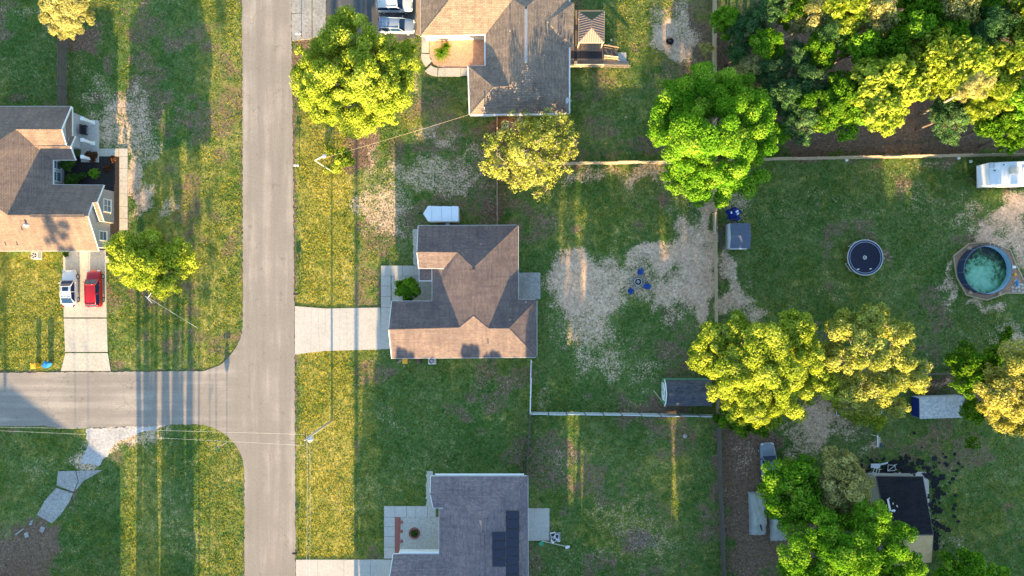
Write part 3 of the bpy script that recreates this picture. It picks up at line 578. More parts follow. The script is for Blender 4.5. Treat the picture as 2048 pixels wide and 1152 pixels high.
# west house -------------------------------------------------------------------------
V = dict(N1=('w', -70.5, 21.97, 2.8), N2=(142.5, 212.5, 2.8), NR=(123, 258.7, 4.6), Ni=(32, 258.7, 4.6), NS=(133, 291, 3.7), NV=(70, 292, 3.72), M0=('w', -61.98, 15.33, 6.5), M1=('w', -61.98, 11.1, 6.5), Si=(15, 430, 5.0), e2=(106, 369, 2.8), e1=(106, 320, 2.8),
         PR=(141, 293, 3.72), PS=(151, 320, 2.65), PN=(150.5, 272, 2.75), pn=(139, 272, 2.78), SR=(176, 432, 5.03), SN=(185.3, 405, 4.15), FG=(194.6, 404, 4.16), FN=(208, 370, 2.8), FS=(208, 443, 2.8), fs=(199, 443, 2.8), SE=(198, 502, 2.8), SW=('w', -70.5, 4.47, 2.8))
F = [['N1', 'N2', 'NR', 'Ni', 'M0'], ['NR', 'NS', 'NV', 'Ni'], ['Ni', 'M0', 'M1', 'Si', 'e2', 'e1', 'NV'], ['NV', 'PR', 'PS', 'e1'], ['NS', 'PR', 'PN', 'pn'], ['Si', 'SR', 'SN', 'FG', 'FN', 'e2'], ['SN', 'FG', 'FS', 'fs'], ['Si', 'SR', 'SE', 'SW', 'M1'], ['M0', 'N1', 'SW', 'M1']]
ha = thing('house', 'brown roofed house at the left edge with white trimmed gables', 'house', (*W(60, 380)[:2], 0))
rf, VV = roof(ha, V, F, M['roof_brown'])
for a, b_ in (('NR', 'Ni'), ('NV', 'PR'), ('SR', 'Si')): ridge_cap(rf, VV[a], VV[b_], M['roof_brown'])
roof(ha, dict(a=(128, 226, 3.2), b=(144, 214, 2.6), c=(144, 272, 2.6), d=(133, 290, 3.2)), [['a', 'b', 'c', 'd']], M['roof_brown'], name='porch_roof')
mb = MB(); a, b_ = VV['SR'], VV['Si']; mb.box(((a[0] + b_[0]) / 2 + 1.2, a[1] + .02, 5.08), (6.3, .35, .12)); mb.obj('ridge_vent', M['roof_brown'], rf, uv=True)
for p in ((53, 450, 4.5, 1), (44, 461, 4.2), (12, 491, 3.2), (35, 491, 3.2), (18, 246, 4.4)): vent(rf, *p)
GREY = M['siding']
def gwall(par, x, y0, y1, yr, z1, zr, t, mat, name='wall'):
    mb = MB(); pts = [(y0, -.1), (y1, -.1), (y1, z1), (yr, zr), (y0, z1)]
    mb.poly([(x, y, z) for y, z in pts]); mb.poly([(x - t, y, z) for y, z in pts][::-1])
    for i in range(5): a, b_ = pts[i], pts[(i + 1) % 5]; mb.poly([(x, *b_), (x, *a), (x - t, *a), (x - t, *b_)])
    return mb.obj(name, mat, par)
wall(ha, [(-69.9, 4.95), (-50.45, 4.95), (-50.45, 12.0), (-55.95, 12.0), (-55.95, 21.5), (-69.9, 21.5)], -.1, 2.6, GREY)
gwall(ha, -50.2, 4.95, 8.08, 8.06, 2.6, 4.70, .24, GREY); gwall(ha, -49.72, 8.1, 12.05, 10.2, 2.55, 3.85, .7, M['stone'])
gwall(ha, -53.72, 17.3, 21.5, 18.75, 2.65, 4.3, 2.2, GREY)
mb = MB(); mb.poly([(-50.16, 4.95, 2.6), (-50.16, 11.9, 2.6), (-50.16, 8.46, 4.72)]); mb.obj('gable', GREY, ha)
window(ha, (-49.72, 10.1, 1.55), 1.5, 1.5, 'x+'); window(ha, (-50.2, 6.4, 1.6), 1.1, 1.5, 'x+', cols=1); window(ha, (-55.95, 13.7, 1.5), 1.2, 1.6, 'x+', cols=1); window(ha, (-55.95, 15.1, 1.5), 1.0, 1.6, 'x+', cols=1)
wall(ha, [(-53.7, 15.7), (-51.6, 15.7), (-51.6, 20.9), (-53.7, 20.9)], -.1, .3, M['concrete'], 'porch_floor')
for y in (15.95, 18.0, 20.6):
    mb = MB(); mb.box((-52.2, y, 1.3), (.3, .3, 2.1)); mb.box((-52.2, y, .36), (.5, .5, .22)); mb.box((-52.2, y, 2.4), (.42, .42, .12)); mb.obj('column', M['white'], ha)
mb = MB(); mb.poly([(-53.12, 15.7, 2.62), (-53.12, 17.9, 2.62), (-53.12, 16.8, 3.5)]); mb.obj('gable', GREY, ha)
t = thing('bench', 'small dark bench on the porch of the brown roofed house', 'bench', (-53.2, 19.6, .3))
mb = MB(); mb.box((-53.0, 19.6, .75), (.5, 1.2, .06)); mb.obj('seat', M['blackpaint'], t); mb = MB(); mb.box((-53.24, 19.6, 1.05), (.06, 1.2, .5)); mb.obj('backrest', M['blackpaint'], t)
for s in (-.5, .5):
    mb = MB(); mb.box((-53.0, 19.6 + s, .52), (.45, .06, .44)); mb.obj('leg', M['blackpaint'], t)
# unseen southern neighbour whose roof shades the lower left lawn
V = dict(NE=('w', -49.0, -37.4, 2.9), NW=('w', -78, -37.4, 2.9), SE=('w', -49.0, -53.2, 2.9), SW=('w', -78, -53.2, 2.9), a=('w', -62.5, -45.3, 6.45), b=('w', -74, -45.3, 6.45))
hs = thing('house', 'house beyond the bottom left corner, known only by its shadow', 'house', (-63, -45, 0))
roof(hs, V, [['NE', 'NW', 'b', 'a'], ['NE', 'a', 'SE'], ['SE', 'a', 'b', 'SW'], ['NW', 'SW', 'b']], M['roof_brown'])
wall(hs, [(-77.5, -52.7), (-49.5, -52.7), (-49.5, -37.9), (-77.5, -37.9)], -.1, 2.7, M['cream'])
# ---------------------------------------------------------------- trees
def leaves(name, pos, nrm, size, tint, mat, parent, aspect=.55):
    n = len(pos); r = rng.normal(size=(n, 3)); t = np.cross(nrm, r); t /= np.linalg.norm(t, axis=1, keepdims=True) + 1e-9; b_ = np.cross(nrm, t)
    s = size[:, None]; fold = nrm * s * .18
    co = np.empty((n, 4, 3)); co[:, 0] = pos - t * s; co[:, 1] = pos + b_ * s * aspect + fold; co[:, 2] = pos + t * s; co[:, 3] = pos - b_ * s * aspect + fold
    org = ORG.get(parent.name, Vector((0, 0, 0))); co -= np.array(org)
    me = bpy.data.meshes.new(name); np_mesh(me, co.reshape(-1, 3), np.arange(4 * n).reshape(n, 4), 4)
    a = me.attributes.new('tint', 'FLOAT', 'FACE'); a.data.foreach_set('value', np.clip(tint, 0, 1).astype(np.float32))
    me.materials.append(mat); return link(name, me, parent)
def unit(n):
    d = rng.normal(size=(n, 3)); return d / np.linalg.norm(d, axis=1, keepdims=True)
def crown_points(lobes, dens=26, leaf=.17, crel=.34, flat=.8, clump=1.0, ragged=.25):
    P_, N_, S_, T_, C_ = [], [], [], [], []
    for (x, y, z, r) in lobes:
        nc = max(6, int(5.2 / crel ** 2 * .55)); d = unit(nc); d[:, 2] = np.where(d[:, 2] < -.45, -d[:, 2], d[:, 2])
        rr = r * (1 - crel * .6) * rng.uniform(.45, 1.0 + ragged, (nc, 1)) ** .7
        c = np.array([x, y, z]) + d * rr * np.array([1, 1, flat]); cr = r * crel * rng.uniform(.6, 1.25, nc); ct = rng.normal(.45, .16, nc)
        C_.append((c, cr))
        for k in range(nc):
            m = max(4, int(dens * 4 * math.pi * cr[k] ** 2)); e = unit(m)
            q = e * cr[k] * rng.uniform(.35, 1.12, (m, 1)) ** .6 * np.array([1, 1, .8])
            P_.append(c[k] + q); nn = e * .7 + d[k] * .3 + unit(m) * .7 + np.array([0, -.45, .22]); N_.append(nn / np.linalg.norm(nn, axis=1, keepdims=True))
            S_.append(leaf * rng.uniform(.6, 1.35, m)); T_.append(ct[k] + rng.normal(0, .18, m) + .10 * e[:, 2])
    return np.concatenate(P_), np.concatenate(N_), np.concatenate(S_), np.concatenate(T_), C_
def trunk_mesh(base, lobes, C_, r0, nb=2, seed=0, twig=.03):
    r = random.Random(seed); mb = MB(); base = Vector(base); L = [Vector(l[:3]) for l in lobes]
    cen = sum(L, Vector((0, 0, 0))) / len(L); top = base.lerp(Vector((cen.x, cen.y, cen.z)), .62)
    pts = [base + Vector((0, 0, -.15)), base + Vector((0, 0, .25)), base.lerp(top, .35) + Vector((r.uniform(-.12, .12), r.uniform(-.12, .12), 0)), base.lerp(top, .7), top, cen]
    mb.path(pts, [r0 * 1.35, r0, r0 * .85, r0 * .75, r0 * .6, r0 * .3], 8)
    for i, l in enumerate(L):
        s = base.lerp(top, r.uniform(.6, 1)); mid = s.lerp(l, .5) + Vector((r.uniform(-.3, .3), r.uniform(-.3, .3), .25))
        mb.path([s, mid, l], [r0 * .42, r0 * .28, r0 * .12], 5)
        c, cr = C_[i]
        for k in r.sample(range(len(c)), min(nb, len(c))):
            q = Vector(c[k]); mb.path([l.lerp(mid, .25), l.lerp(q, .5) + Vector((0, 0, .1)), q], [r0 * .12, max(twig, r0 * .08), twig * .6], 4)
    return mb
def tree(name, label, cat, base, lobes, mat, dens=26, leaf=.17, crel=.34, flat=.8, r0=.28, group=None, bark='bark', nb=2, ragged=.25, aspect=.55, px=True, seed=1, twigs=0, rise=0):
    if px and rise:
        my = sum(l[1] for l in lobes) / len(lobes); lobes = [(l[0], l[1], l[2], max(1.5, l[3] + rise * (my - l[1]) / S)) for l in lobes]
    L = [(*W(l[0], l[1], l[3]), l[2] / S * (H - l[3]) / H) for l in lobes] if px else lobes
    b_ = (*W(*base)[:2], 0) if px else base
    t = thing(name, label, cat, b_, group)
    p, n, s, ti, C_ = crown_points(L, dens, leaf, crel, flat, ragged=ragged)
    tm = trunk_mesh(b_, L, C_, r0, nb, seed); r = random.Random(seed + 5)
    for _ in range(twigs):
        l = r.choice(L); c = Vector(l[:3]); d = Vector((r.gauss(0, 1), r.gauss(0, 1), abs(r.gauss(0, .8)))).normalized()
        e = c + d * l[3] * r.uniform(.9, 1.25); mb = tm; mid = c.lerp(e, .6) + Vector((r.uniform(-.2, .2), r.uniform(-.2, .2), .1))
        tm.path([c, mid, e], [.05, .035, .015], 4)
        for k in range(3):
            f = mid.lerp(e, r.uniform(0, .8)); tm.path([f, f + Vector((r.gauss(0, .35), r.gauss(0, .35), r.uniform(0, .35)))], [.022, .01], 3)
    tm.obj('trunk', M[bark], t, smooth=True)
    leaves('crown', p, n, s, ti, M[mat], t, aspect); return t
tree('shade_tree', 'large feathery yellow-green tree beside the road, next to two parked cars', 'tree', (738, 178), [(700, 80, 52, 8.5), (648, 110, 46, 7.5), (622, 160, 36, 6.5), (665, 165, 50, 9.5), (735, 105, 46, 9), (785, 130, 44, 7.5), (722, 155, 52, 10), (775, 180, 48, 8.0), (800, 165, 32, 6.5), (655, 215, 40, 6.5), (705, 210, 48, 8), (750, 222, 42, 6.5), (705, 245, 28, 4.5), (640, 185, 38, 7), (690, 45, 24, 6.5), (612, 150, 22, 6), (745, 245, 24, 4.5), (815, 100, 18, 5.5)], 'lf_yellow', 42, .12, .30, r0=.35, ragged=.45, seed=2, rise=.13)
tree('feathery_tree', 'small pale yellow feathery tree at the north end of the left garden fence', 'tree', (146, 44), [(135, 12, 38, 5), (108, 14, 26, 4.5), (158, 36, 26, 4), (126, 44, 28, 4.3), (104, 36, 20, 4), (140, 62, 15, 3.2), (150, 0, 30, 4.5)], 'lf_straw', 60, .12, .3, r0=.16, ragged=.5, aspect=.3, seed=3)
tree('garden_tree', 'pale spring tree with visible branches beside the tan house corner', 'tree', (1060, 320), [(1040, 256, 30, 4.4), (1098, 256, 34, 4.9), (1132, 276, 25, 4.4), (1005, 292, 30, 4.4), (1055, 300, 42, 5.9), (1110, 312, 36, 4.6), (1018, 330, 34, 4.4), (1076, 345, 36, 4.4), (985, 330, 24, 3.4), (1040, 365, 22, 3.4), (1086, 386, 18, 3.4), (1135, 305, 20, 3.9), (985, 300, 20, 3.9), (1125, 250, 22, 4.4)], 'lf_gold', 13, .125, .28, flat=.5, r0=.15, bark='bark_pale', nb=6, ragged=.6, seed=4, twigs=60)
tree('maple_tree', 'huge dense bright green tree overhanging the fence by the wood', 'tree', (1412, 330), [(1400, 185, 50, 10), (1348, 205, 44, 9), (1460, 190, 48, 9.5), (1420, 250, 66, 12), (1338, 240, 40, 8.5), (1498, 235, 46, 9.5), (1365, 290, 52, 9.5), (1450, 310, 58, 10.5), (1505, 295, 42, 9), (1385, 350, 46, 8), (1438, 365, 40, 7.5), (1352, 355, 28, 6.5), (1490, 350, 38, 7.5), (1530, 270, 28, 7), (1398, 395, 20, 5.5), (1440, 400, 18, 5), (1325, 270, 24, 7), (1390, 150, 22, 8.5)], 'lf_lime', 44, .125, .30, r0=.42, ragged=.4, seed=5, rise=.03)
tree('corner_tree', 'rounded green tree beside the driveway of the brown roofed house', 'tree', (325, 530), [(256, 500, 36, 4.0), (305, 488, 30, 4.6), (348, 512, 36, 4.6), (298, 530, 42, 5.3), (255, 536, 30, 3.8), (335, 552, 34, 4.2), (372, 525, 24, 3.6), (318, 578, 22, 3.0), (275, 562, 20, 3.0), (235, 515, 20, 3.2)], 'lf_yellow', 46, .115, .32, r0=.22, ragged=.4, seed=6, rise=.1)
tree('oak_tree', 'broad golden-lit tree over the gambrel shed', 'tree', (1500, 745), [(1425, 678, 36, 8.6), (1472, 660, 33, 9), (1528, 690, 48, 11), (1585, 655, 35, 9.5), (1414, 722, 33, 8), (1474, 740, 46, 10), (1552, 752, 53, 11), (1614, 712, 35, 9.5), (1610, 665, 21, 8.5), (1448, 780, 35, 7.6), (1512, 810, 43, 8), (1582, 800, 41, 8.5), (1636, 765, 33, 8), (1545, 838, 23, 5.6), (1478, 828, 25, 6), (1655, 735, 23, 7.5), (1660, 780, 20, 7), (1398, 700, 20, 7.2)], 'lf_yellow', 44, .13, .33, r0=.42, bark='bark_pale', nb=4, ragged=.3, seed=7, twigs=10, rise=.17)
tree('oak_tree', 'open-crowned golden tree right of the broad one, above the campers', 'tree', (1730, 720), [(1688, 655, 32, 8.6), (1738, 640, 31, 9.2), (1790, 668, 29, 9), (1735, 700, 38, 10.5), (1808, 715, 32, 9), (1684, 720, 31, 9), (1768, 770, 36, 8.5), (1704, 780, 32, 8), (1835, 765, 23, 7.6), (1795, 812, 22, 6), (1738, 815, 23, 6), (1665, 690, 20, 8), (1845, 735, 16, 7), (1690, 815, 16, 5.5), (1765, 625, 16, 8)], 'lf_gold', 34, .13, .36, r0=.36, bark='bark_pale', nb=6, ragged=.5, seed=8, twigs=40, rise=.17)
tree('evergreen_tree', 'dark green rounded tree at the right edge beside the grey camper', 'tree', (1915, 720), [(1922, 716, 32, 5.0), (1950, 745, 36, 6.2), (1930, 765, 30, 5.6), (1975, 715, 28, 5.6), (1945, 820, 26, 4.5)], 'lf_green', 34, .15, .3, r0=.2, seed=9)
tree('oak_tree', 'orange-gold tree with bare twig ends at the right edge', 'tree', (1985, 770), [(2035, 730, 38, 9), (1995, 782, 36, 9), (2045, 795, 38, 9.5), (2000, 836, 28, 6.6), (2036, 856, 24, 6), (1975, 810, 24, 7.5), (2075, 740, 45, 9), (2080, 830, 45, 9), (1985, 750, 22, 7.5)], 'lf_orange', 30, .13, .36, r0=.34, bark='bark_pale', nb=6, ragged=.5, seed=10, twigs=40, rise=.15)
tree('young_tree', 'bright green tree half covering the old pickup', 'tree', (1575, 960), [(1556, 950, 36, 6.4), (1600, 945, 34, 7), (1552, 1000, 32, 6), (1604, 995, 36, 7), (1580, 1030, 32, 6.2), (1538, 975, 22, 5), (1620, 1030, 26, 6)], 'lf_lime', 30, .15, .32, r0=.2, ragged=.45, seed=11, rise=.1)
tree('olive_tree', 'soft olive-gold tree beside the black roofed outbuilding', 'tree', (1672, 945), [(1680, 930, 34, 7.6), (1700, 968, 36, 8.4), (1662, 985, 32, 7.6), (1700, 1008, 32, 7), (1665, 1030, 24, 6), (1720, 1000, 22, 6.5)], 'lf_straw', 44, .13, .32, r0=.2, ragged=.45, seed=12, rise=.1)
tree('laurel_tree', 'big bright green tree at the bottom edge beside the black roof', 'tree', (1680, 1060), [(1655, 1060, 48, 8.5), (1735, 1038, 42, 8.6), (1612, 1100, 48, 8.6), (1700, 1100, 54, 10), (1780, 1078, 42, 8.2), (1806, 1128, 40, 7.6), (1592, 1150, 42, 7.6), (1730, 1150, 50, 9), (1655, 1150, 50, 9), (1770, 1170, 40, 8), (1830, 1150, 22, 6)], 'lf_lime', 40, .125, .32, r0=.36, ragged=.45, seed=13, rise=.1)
tree('laurel_tree', 'low green tree poking in at the bottom right', 'tree', (1930, 1120), [(1895, 1140, 30, 4.4), (1945, 1138, 36, 5.2), (1990, 1150, 28, 4.6), (1925, 1170, 36, 5.2), (1980, 1180, 34, 5)], 'lf_lime', 30, .15, .32, r0=.2, seed=14)
tree('shrub', 'rounded green shrub in the gravel court of the middle house', 'shrub', (818, 577), [(806, 580, 16, 1.9), (824, 574, 18, 2.2), (815, 590, 13, 1.7), (832, 584, 11, 1.7), (800, 570, 10, 1.5)], 'lf_green', 60, .13, .4, r0=.06, seed=15)
tree('sapling', 'scrubby yellow sapling by the leaning street light', 'sapling', (672, 318), [(686, 318, 16, 2.4), (692, 305, 10, 1.8), (672, 335, 11, 1.6), (660, 300, 9, 1.5), (700, 325, 9, 1.4), (655, 340, 8, 1.0)], 'lf_yellow', 55, .12, .42, r0=.05, ragged=.6, seed=16)
tree('sapling', 'thin pale sapling in front of the board fence near the wood', 'sapling', (1402, 100), [(1412, 105, 10, 2.2), (1404, 92, 7, 1.6), (1420, 95, 8, 2)], 'lf_straw', 30, .12, .42, r0=.04, ragged=.6, seed=17)
tree('sapling', 'small green sapling under the bare grey one at the right edge', 'sapling', (1990, 660), [(2010, 672, 12, 2.2), (2018, 660, 9, 2.4), (2004, 684, 9, 1.8)], 'lf_green', 36, .13, .42, r0=.04, seed=18)
tree('sapling', 'green sapling standing alone below the orange-gold tree', 'sapling', (1925, 870), [(1945, 882, 11, 2), (1938, 890, 8, 1.6), (1955, 892, 9, 1.8)], 'lf_green', 40, .13, .42, r0=.04, seed=19, twigs=10, bark='bark_pale')
tree('understory_tree', 'dull green bush at the foot of the broad golden tree, by the back fence', 'bush', (1435, 835), [(1448, 835, 20, 2.2), (1490, 850, 22, 2.4), (1470, 845, 18, 2), (1520, 855, 20, 2.2)], 'lf_green', 40, .14, .4, r0=.06, seed=20)
tree('understory_tree', 'ragged olive bush over the flatbed trailer', 'bush', (1700, 818), [(1690, 822, 18, 2.6), (1720, 836, 18, 2.8), (1750, 842, 18, 2.8), (1668, 810, 14, 2.2)], 'lf_yellow', 30, .13, .42, r0=.06, ragged=.6, seed=21)
# bare sapling
t = thing('bare_sapling', 'leafless grey sapling in the sandy patch at the right edge', 'sapling', (*W(2000, 655)[:2], 0)); mb = MB(); r = random.Random(4); b0 = Vector((*W(2000, 655)[:2], 0))
mb.path([b0, b0 + Vector((.1, -.05, 2.4))], [.05, .02], 5)
for i in range(16):
    p = b0 + Vector((.1, -.05, 2.4)) * r.uniform(.3, 1); d = Vector((r.gauss(0, 1), r.gauss(0, 1), .9)) * r.uniform(.5, .9); q = p + d; mb.path([p, q], [.022, .008], 4)
    for k in range(4): s = p.lerp(q, r.uniform(.3, 1)); mb.path([s, s + Vector((r.gauss(0, .3), r.gauss(0, .3), .2))], [.01, .004], 3)
mb.obj('trunk', M['bark_pale'], t)
# beds: shrubs at the west house and the sago in the red court
def shrub(label, px, py, r_, mat, z=.55, leaf=.1, dens=110, name='shrub', group=None):
    return tree(name, label, 'shrub', (px, py), [(px - r_ * .3, py, r_ * .7, z), (px + r_ * .4, py - r_ * .2, r_ * .6, z * .9), (px, py + r_ * .4, r_ * .6, z * .8)], mat, dens, leaf, .45, r0=.03, seed=int(px), group=group)
shrub('tall green shrub under the window of the left house', 138, 330, 15, 'lf_deep', 1.2); shrub('spreading green shrub beside the stone gable wall at left', 143, 360, 15, 'lf_deep', 1.0)
shrub('bronze leaved shrub by the porch of the left house', 183, 312, 13, 'lf_red', .8); shrub('small bronze shrub at the corner of the left front walk', 226, 318, 8, 'lf_red', .6)
shrub('bronze shrub in the middle of the dark mulch bed', 214, 336, 8, 'lf_red', .5); shrub('low shrub between the bed corner and the gable at left', 165, 352, 9, 'lf_deep', .6)
def rosette(name, label, px, py, r_m, nfr, mat, h=.5, cat='shrub'):
    base = Vector((*W(px, py)[:2], 0)); t = thing(name, label, cat, base); P_, N_, S_, T_ = [], [], [], []
    mb = MB(); mb.path([base, base + Vector((0, 0, h))], [.14, .1], 7); mb.obj('trunk', M['bark'], t); r = random.Random(int(px))
    for i in range(nfr):
        a = 2.4 * i; el = R(r.uniform(5, 70)); L_ = r_m * r.uniform(.8, 1.1); d = Vector((math.cos(a) * math.cos(el), math.sin(a) * math.cos(el), math.sin(el)))
        sd = d.cross(Vector((0, 0, 1))).normalized()
        for k in range(14):
            u = (k + 1) / 14; p = base + Vector((0, 0, h)) + d * L_ * u + Vector((0, 0, -.75 * L_ * u * u * math.cos(el)))
            for s in (-1, 1):
                P_.append(p + sd * s * .09 * (1 - u * .6)); N_.append(Vector((0, 0, 1)) * .8 + d * .3 + sd * s * .3); S_.append(.1 * (1.1 - u * .5)); T_.append(.3 + .4 * u)
    nn = np.array([n_.normalized() for n_ in N_]); leaves('crown', np.array(P_), nn, np.array(S_), np.array(T_), M[mat], t, .45)
rosette('sago_palm', 'large dark sago palm in the red gravel courtyard', 884, 110, 1.25, 46, 'lf_green', .6); rosette('sago_palm', 'smaller second sago touching the large one in the red court', 893, 97, .8, 30, 'lf_green', .5)
rosette('sago_palm', 'bright green sago in the dark mulch bed', 190, 347, .75, 34, 'lf_lime', .4)
# ---------------------------------------------------------------- the wood beyond the fence
def proto(name, lobes, mat, dens, leaf, crel, ragged, bark='bark', aspect=.55, twigs=0, seed=0):
    t = tree(name, None, 'tree', (0, 0, 0), lobes, mat, dens, leaf, crel, .85, .2, None, bark, 2, ragged, aspect, False, seed, twigs); return t
def rl(n, R_, z0, z1, seed):
    r = random.Random(seed); o = [(0, 0, z1, R_ * .6)]
    for i in range(n): a = 2.399 * i + r.uniform(-.4, .4); q = R_ * r.uniform(.35, .7); o.append((q * math.cos(a), q * math.sin(a), r.uniform(z0, z1), R_ * r.uniform(.35, .55)))
    return o
KIND = {'gold': ('lf_yellow', 26, .16, .34, .45, .55, 'sunlit yellow-green broadleaf tree'), 'green': ('lf_green', 28, .15, .34, .4, .55, 'mid green leafy tree'), 'blue': ('lf_blue', 34, .14, .30, .6, .25, 'blue-green feathery evergreen'), 'straw': ('lf_straw', 20, .14, .36, .6, .5, 'tawny half-bare tree'), 'lime': ('lf_lime', 30, .15, .36, .3, .55, 'fresh lime green tree')}
PRO = {}
for i, (k, kv) in enumerate(KIND.items()): PRO[k] = [(kv, rl(7, 2.6, 5.5, 8.0, i * 3 + q), i * 3 + q) for q in range(2)]
used = {}
def wood(px, py, r_px, top, kind, where, var=0):
    kv, lobes, sd = PRO[kind][var]; key = (kind, var); z = top * .8; x, y, _ = W(px, py, z)
    lab = f"{kv[6]} {where}"; rad = 1.32 * r_px / S * (H - z) / H; sc = rad / 2.9; zs = top / 9.3; rz = random.uniform(0, 6.28)
    if key not in used:
        used[key] = proto('forest_tree', lobes, kv[0], kv[1], kv[2], kv[3], kv[4], aspect=kv[5], seed=sd, twigs=14 if kind in ('straw', 'blue') else 0, bark='bark_pale' if kind == 'straw' else 'bark'); o = used[key]
    else: o = copy_tree(used[key])
    o.location = (x, y, 0); o.rotation_euler = (0, 0, rz); o.scale = (sc, sc, zs); tag(o, lab, 'tree', 'trees of the wood in the top right corner')
FL = [ # px, py, radius px, height, kind, where, variant
 (1455, 38, 26, 7, 'lime', 'standing at the left edge of the wood by the board fence', 0), (1490, 62, 30, 7, 'blue', 'at the left edge of the wood behind the lime one', 0), (1478, 105, 28, 6, 'blue', 'just above the huge tree at the left of the wood', 1), (1530, 30, 34, 8, 'blue', 'near the top of the wood, left part', 1), (1540, 85, 32, 8, 'lime', 'in the shaded left part of the wood', 1), (1585, 20, 32, 8, 'green', 'at the top edge of the wood, left of the gold crowns', 0), (1500, 140, 30, 6, 'straw', 'between the huge tree and the shaded part of the wood', 0), (1545, 140, 30, 7, 'blue', 'in the shaded hollow beyond the huge tree', 0), (1565, 190, 36, 8, 'blue', 'right of the huge tree, second from the fence', 1), (1620, 160, 34, 8.5, 'blue', 'between the shaded hollow and the green slope of the wood', 0), (1600, 240, 36, 8, 'blue', 'beside the fence right of the huge tree', 0), (1555, 270, 24, 6, 'lime', 'touching the huge tree at the fence', 1), (1610, 205, 26, 8.5, 'lime', 'small, lit among blue evergreens', 0), (1660, 215, 40, 9, 'green', 'facing the fence in the middle of the wood', 1), (1690, 180, 42, 10, 'green', 'on the shaded flank of the tall gold crowns', 0), (1720, 230, 36, 10, 'lime', 'at the foot of the tall gold crowns', 0), (1665, 60, 40, 10, 'blue', 'behind the green slope, upper wood', 1), (1640, 100, 34, 9, 'green', 'in the upper middle of the wood', 1), (1700, 20, 44, 12, 'gold', 'at the top edge of the wood, first gold crown', 0), (1755, 30, 40, 12, 'straw', 'at the top edge between gold crowns', 1), (1720, 90, 38, 11, 'lime', 'just left of the biggest gold crown', 1), (1790, 160, 56, 13, 'gold', 'forming the biggest gold crown of the wood', 1), (1765, 215, 44, 12, 'gold', 'on the fence side of the biggest gold crown', 0), (1850, 120, 48, 13, 'gold', 'right of the biggest gold crown', 0), (1830, 60, 46, 12, 'lime', 'behind the biggest gold crown', 0), (1895, 75, 46, 12, 'green', 'in the upper right of the wood', 0), (1893, 150, 40, 10, 'gold', 'beside the leaning pale pine', 1), (1935, 130, 50, 13, 'gold', 'in the right half of the wood, middle row', 0), (1910, 20, 44, 12, 'straw', 'at the top edge, right half of the wood', 0), (1975, 60, 46, 12, 'blue', 'dark among gold crowns at the right', 1), (2010, 120, 48, 12, 'gold', 'next to the right edge of the picture', 1), (2040, 40, 44, 12, 'gold', 'in the top right corner of the picture', 0), (1985, 190, 44, 11, 'gold', 'towards the camper trailer end of the wood', 0), (2035, 200, 46, 11, 'lime', 'at the right edge above the white camper', 0), (1900, 235, 38, 8, 'blue', 'by the fence under the leaning pine', 0), (1990, 250, 34, 9, 'green', 'by the fence near the white camper', 1), (2045, 265, 36, 9, 'green', 'at the right edge beside the fence', 0), (1955, 215, 28, 9, 'gold', 'small, between the fence and middle row at right', 1), (1850, 10, 40, 12, 'green', 'at the top edge behind gold crowns', 1), (1625, 30, 34, 9, 'straw', 'at the top edge above the shaded hollow', 0), (1780, 95, 36, 12, 'green', 'wedged between two gold crowns', 0), (1515, 205, 26, 6, 'green', 'hugging the back of the huge tree', 0), (1590, 110, 26, 8, 'blue', 'over the bare ground in the wood', 0), (1970, 10, 40, 11, 'green', 'at the top edge near the corner', 0), (1560, 5, 30, 9, 'blue', 'cut by the top edge of the picture, left wood', 0), (1740, 150, 34, 11.5, 'gold', 'on the left shoulder of the biggest gold crown', 1), (2100, 100, 50, 12, 'gold', 'just outside the right edge', 0), (2100, 220, 50, 11, 'green', 'just outside the right edge near the fence', 1)]
for f in FL: wood(*f)
# the pine leaning out over the fence
t = thing('leaning_pine', 'tall pale pine leaning out of the wood, its long trunk showing', 'tree', (*W(1842, 228)[:2], 0)); a = Vector((*W(1842, 228)[:2], 0)); b_ = Vector(W(1950, 172, 15.0))
mb = MB(); mb.path([a, a.lerp(b_, .5) + Vector((0, 0, .3)), b_], [.2, .15, .07], 7); mb.obj('trunk', M['bark_pale'], t, smooth=True)
L = [(*W(x, y, z), r_ / S * .86) for x, y, r_, z in ((1950, 170, 20, 15.2), (1968, 163, 18, 15), (1932, 183, 18, 14.2), (1955, 185, 16, 14.5), (1918, 186, 12, 13.5))]
p, n, s, ti, C_ = crown_points(L, 60, .13, .42, .7, ragged=.5); leaves('crown', p, n, s, ti, M['lf_straw'], t, .2)
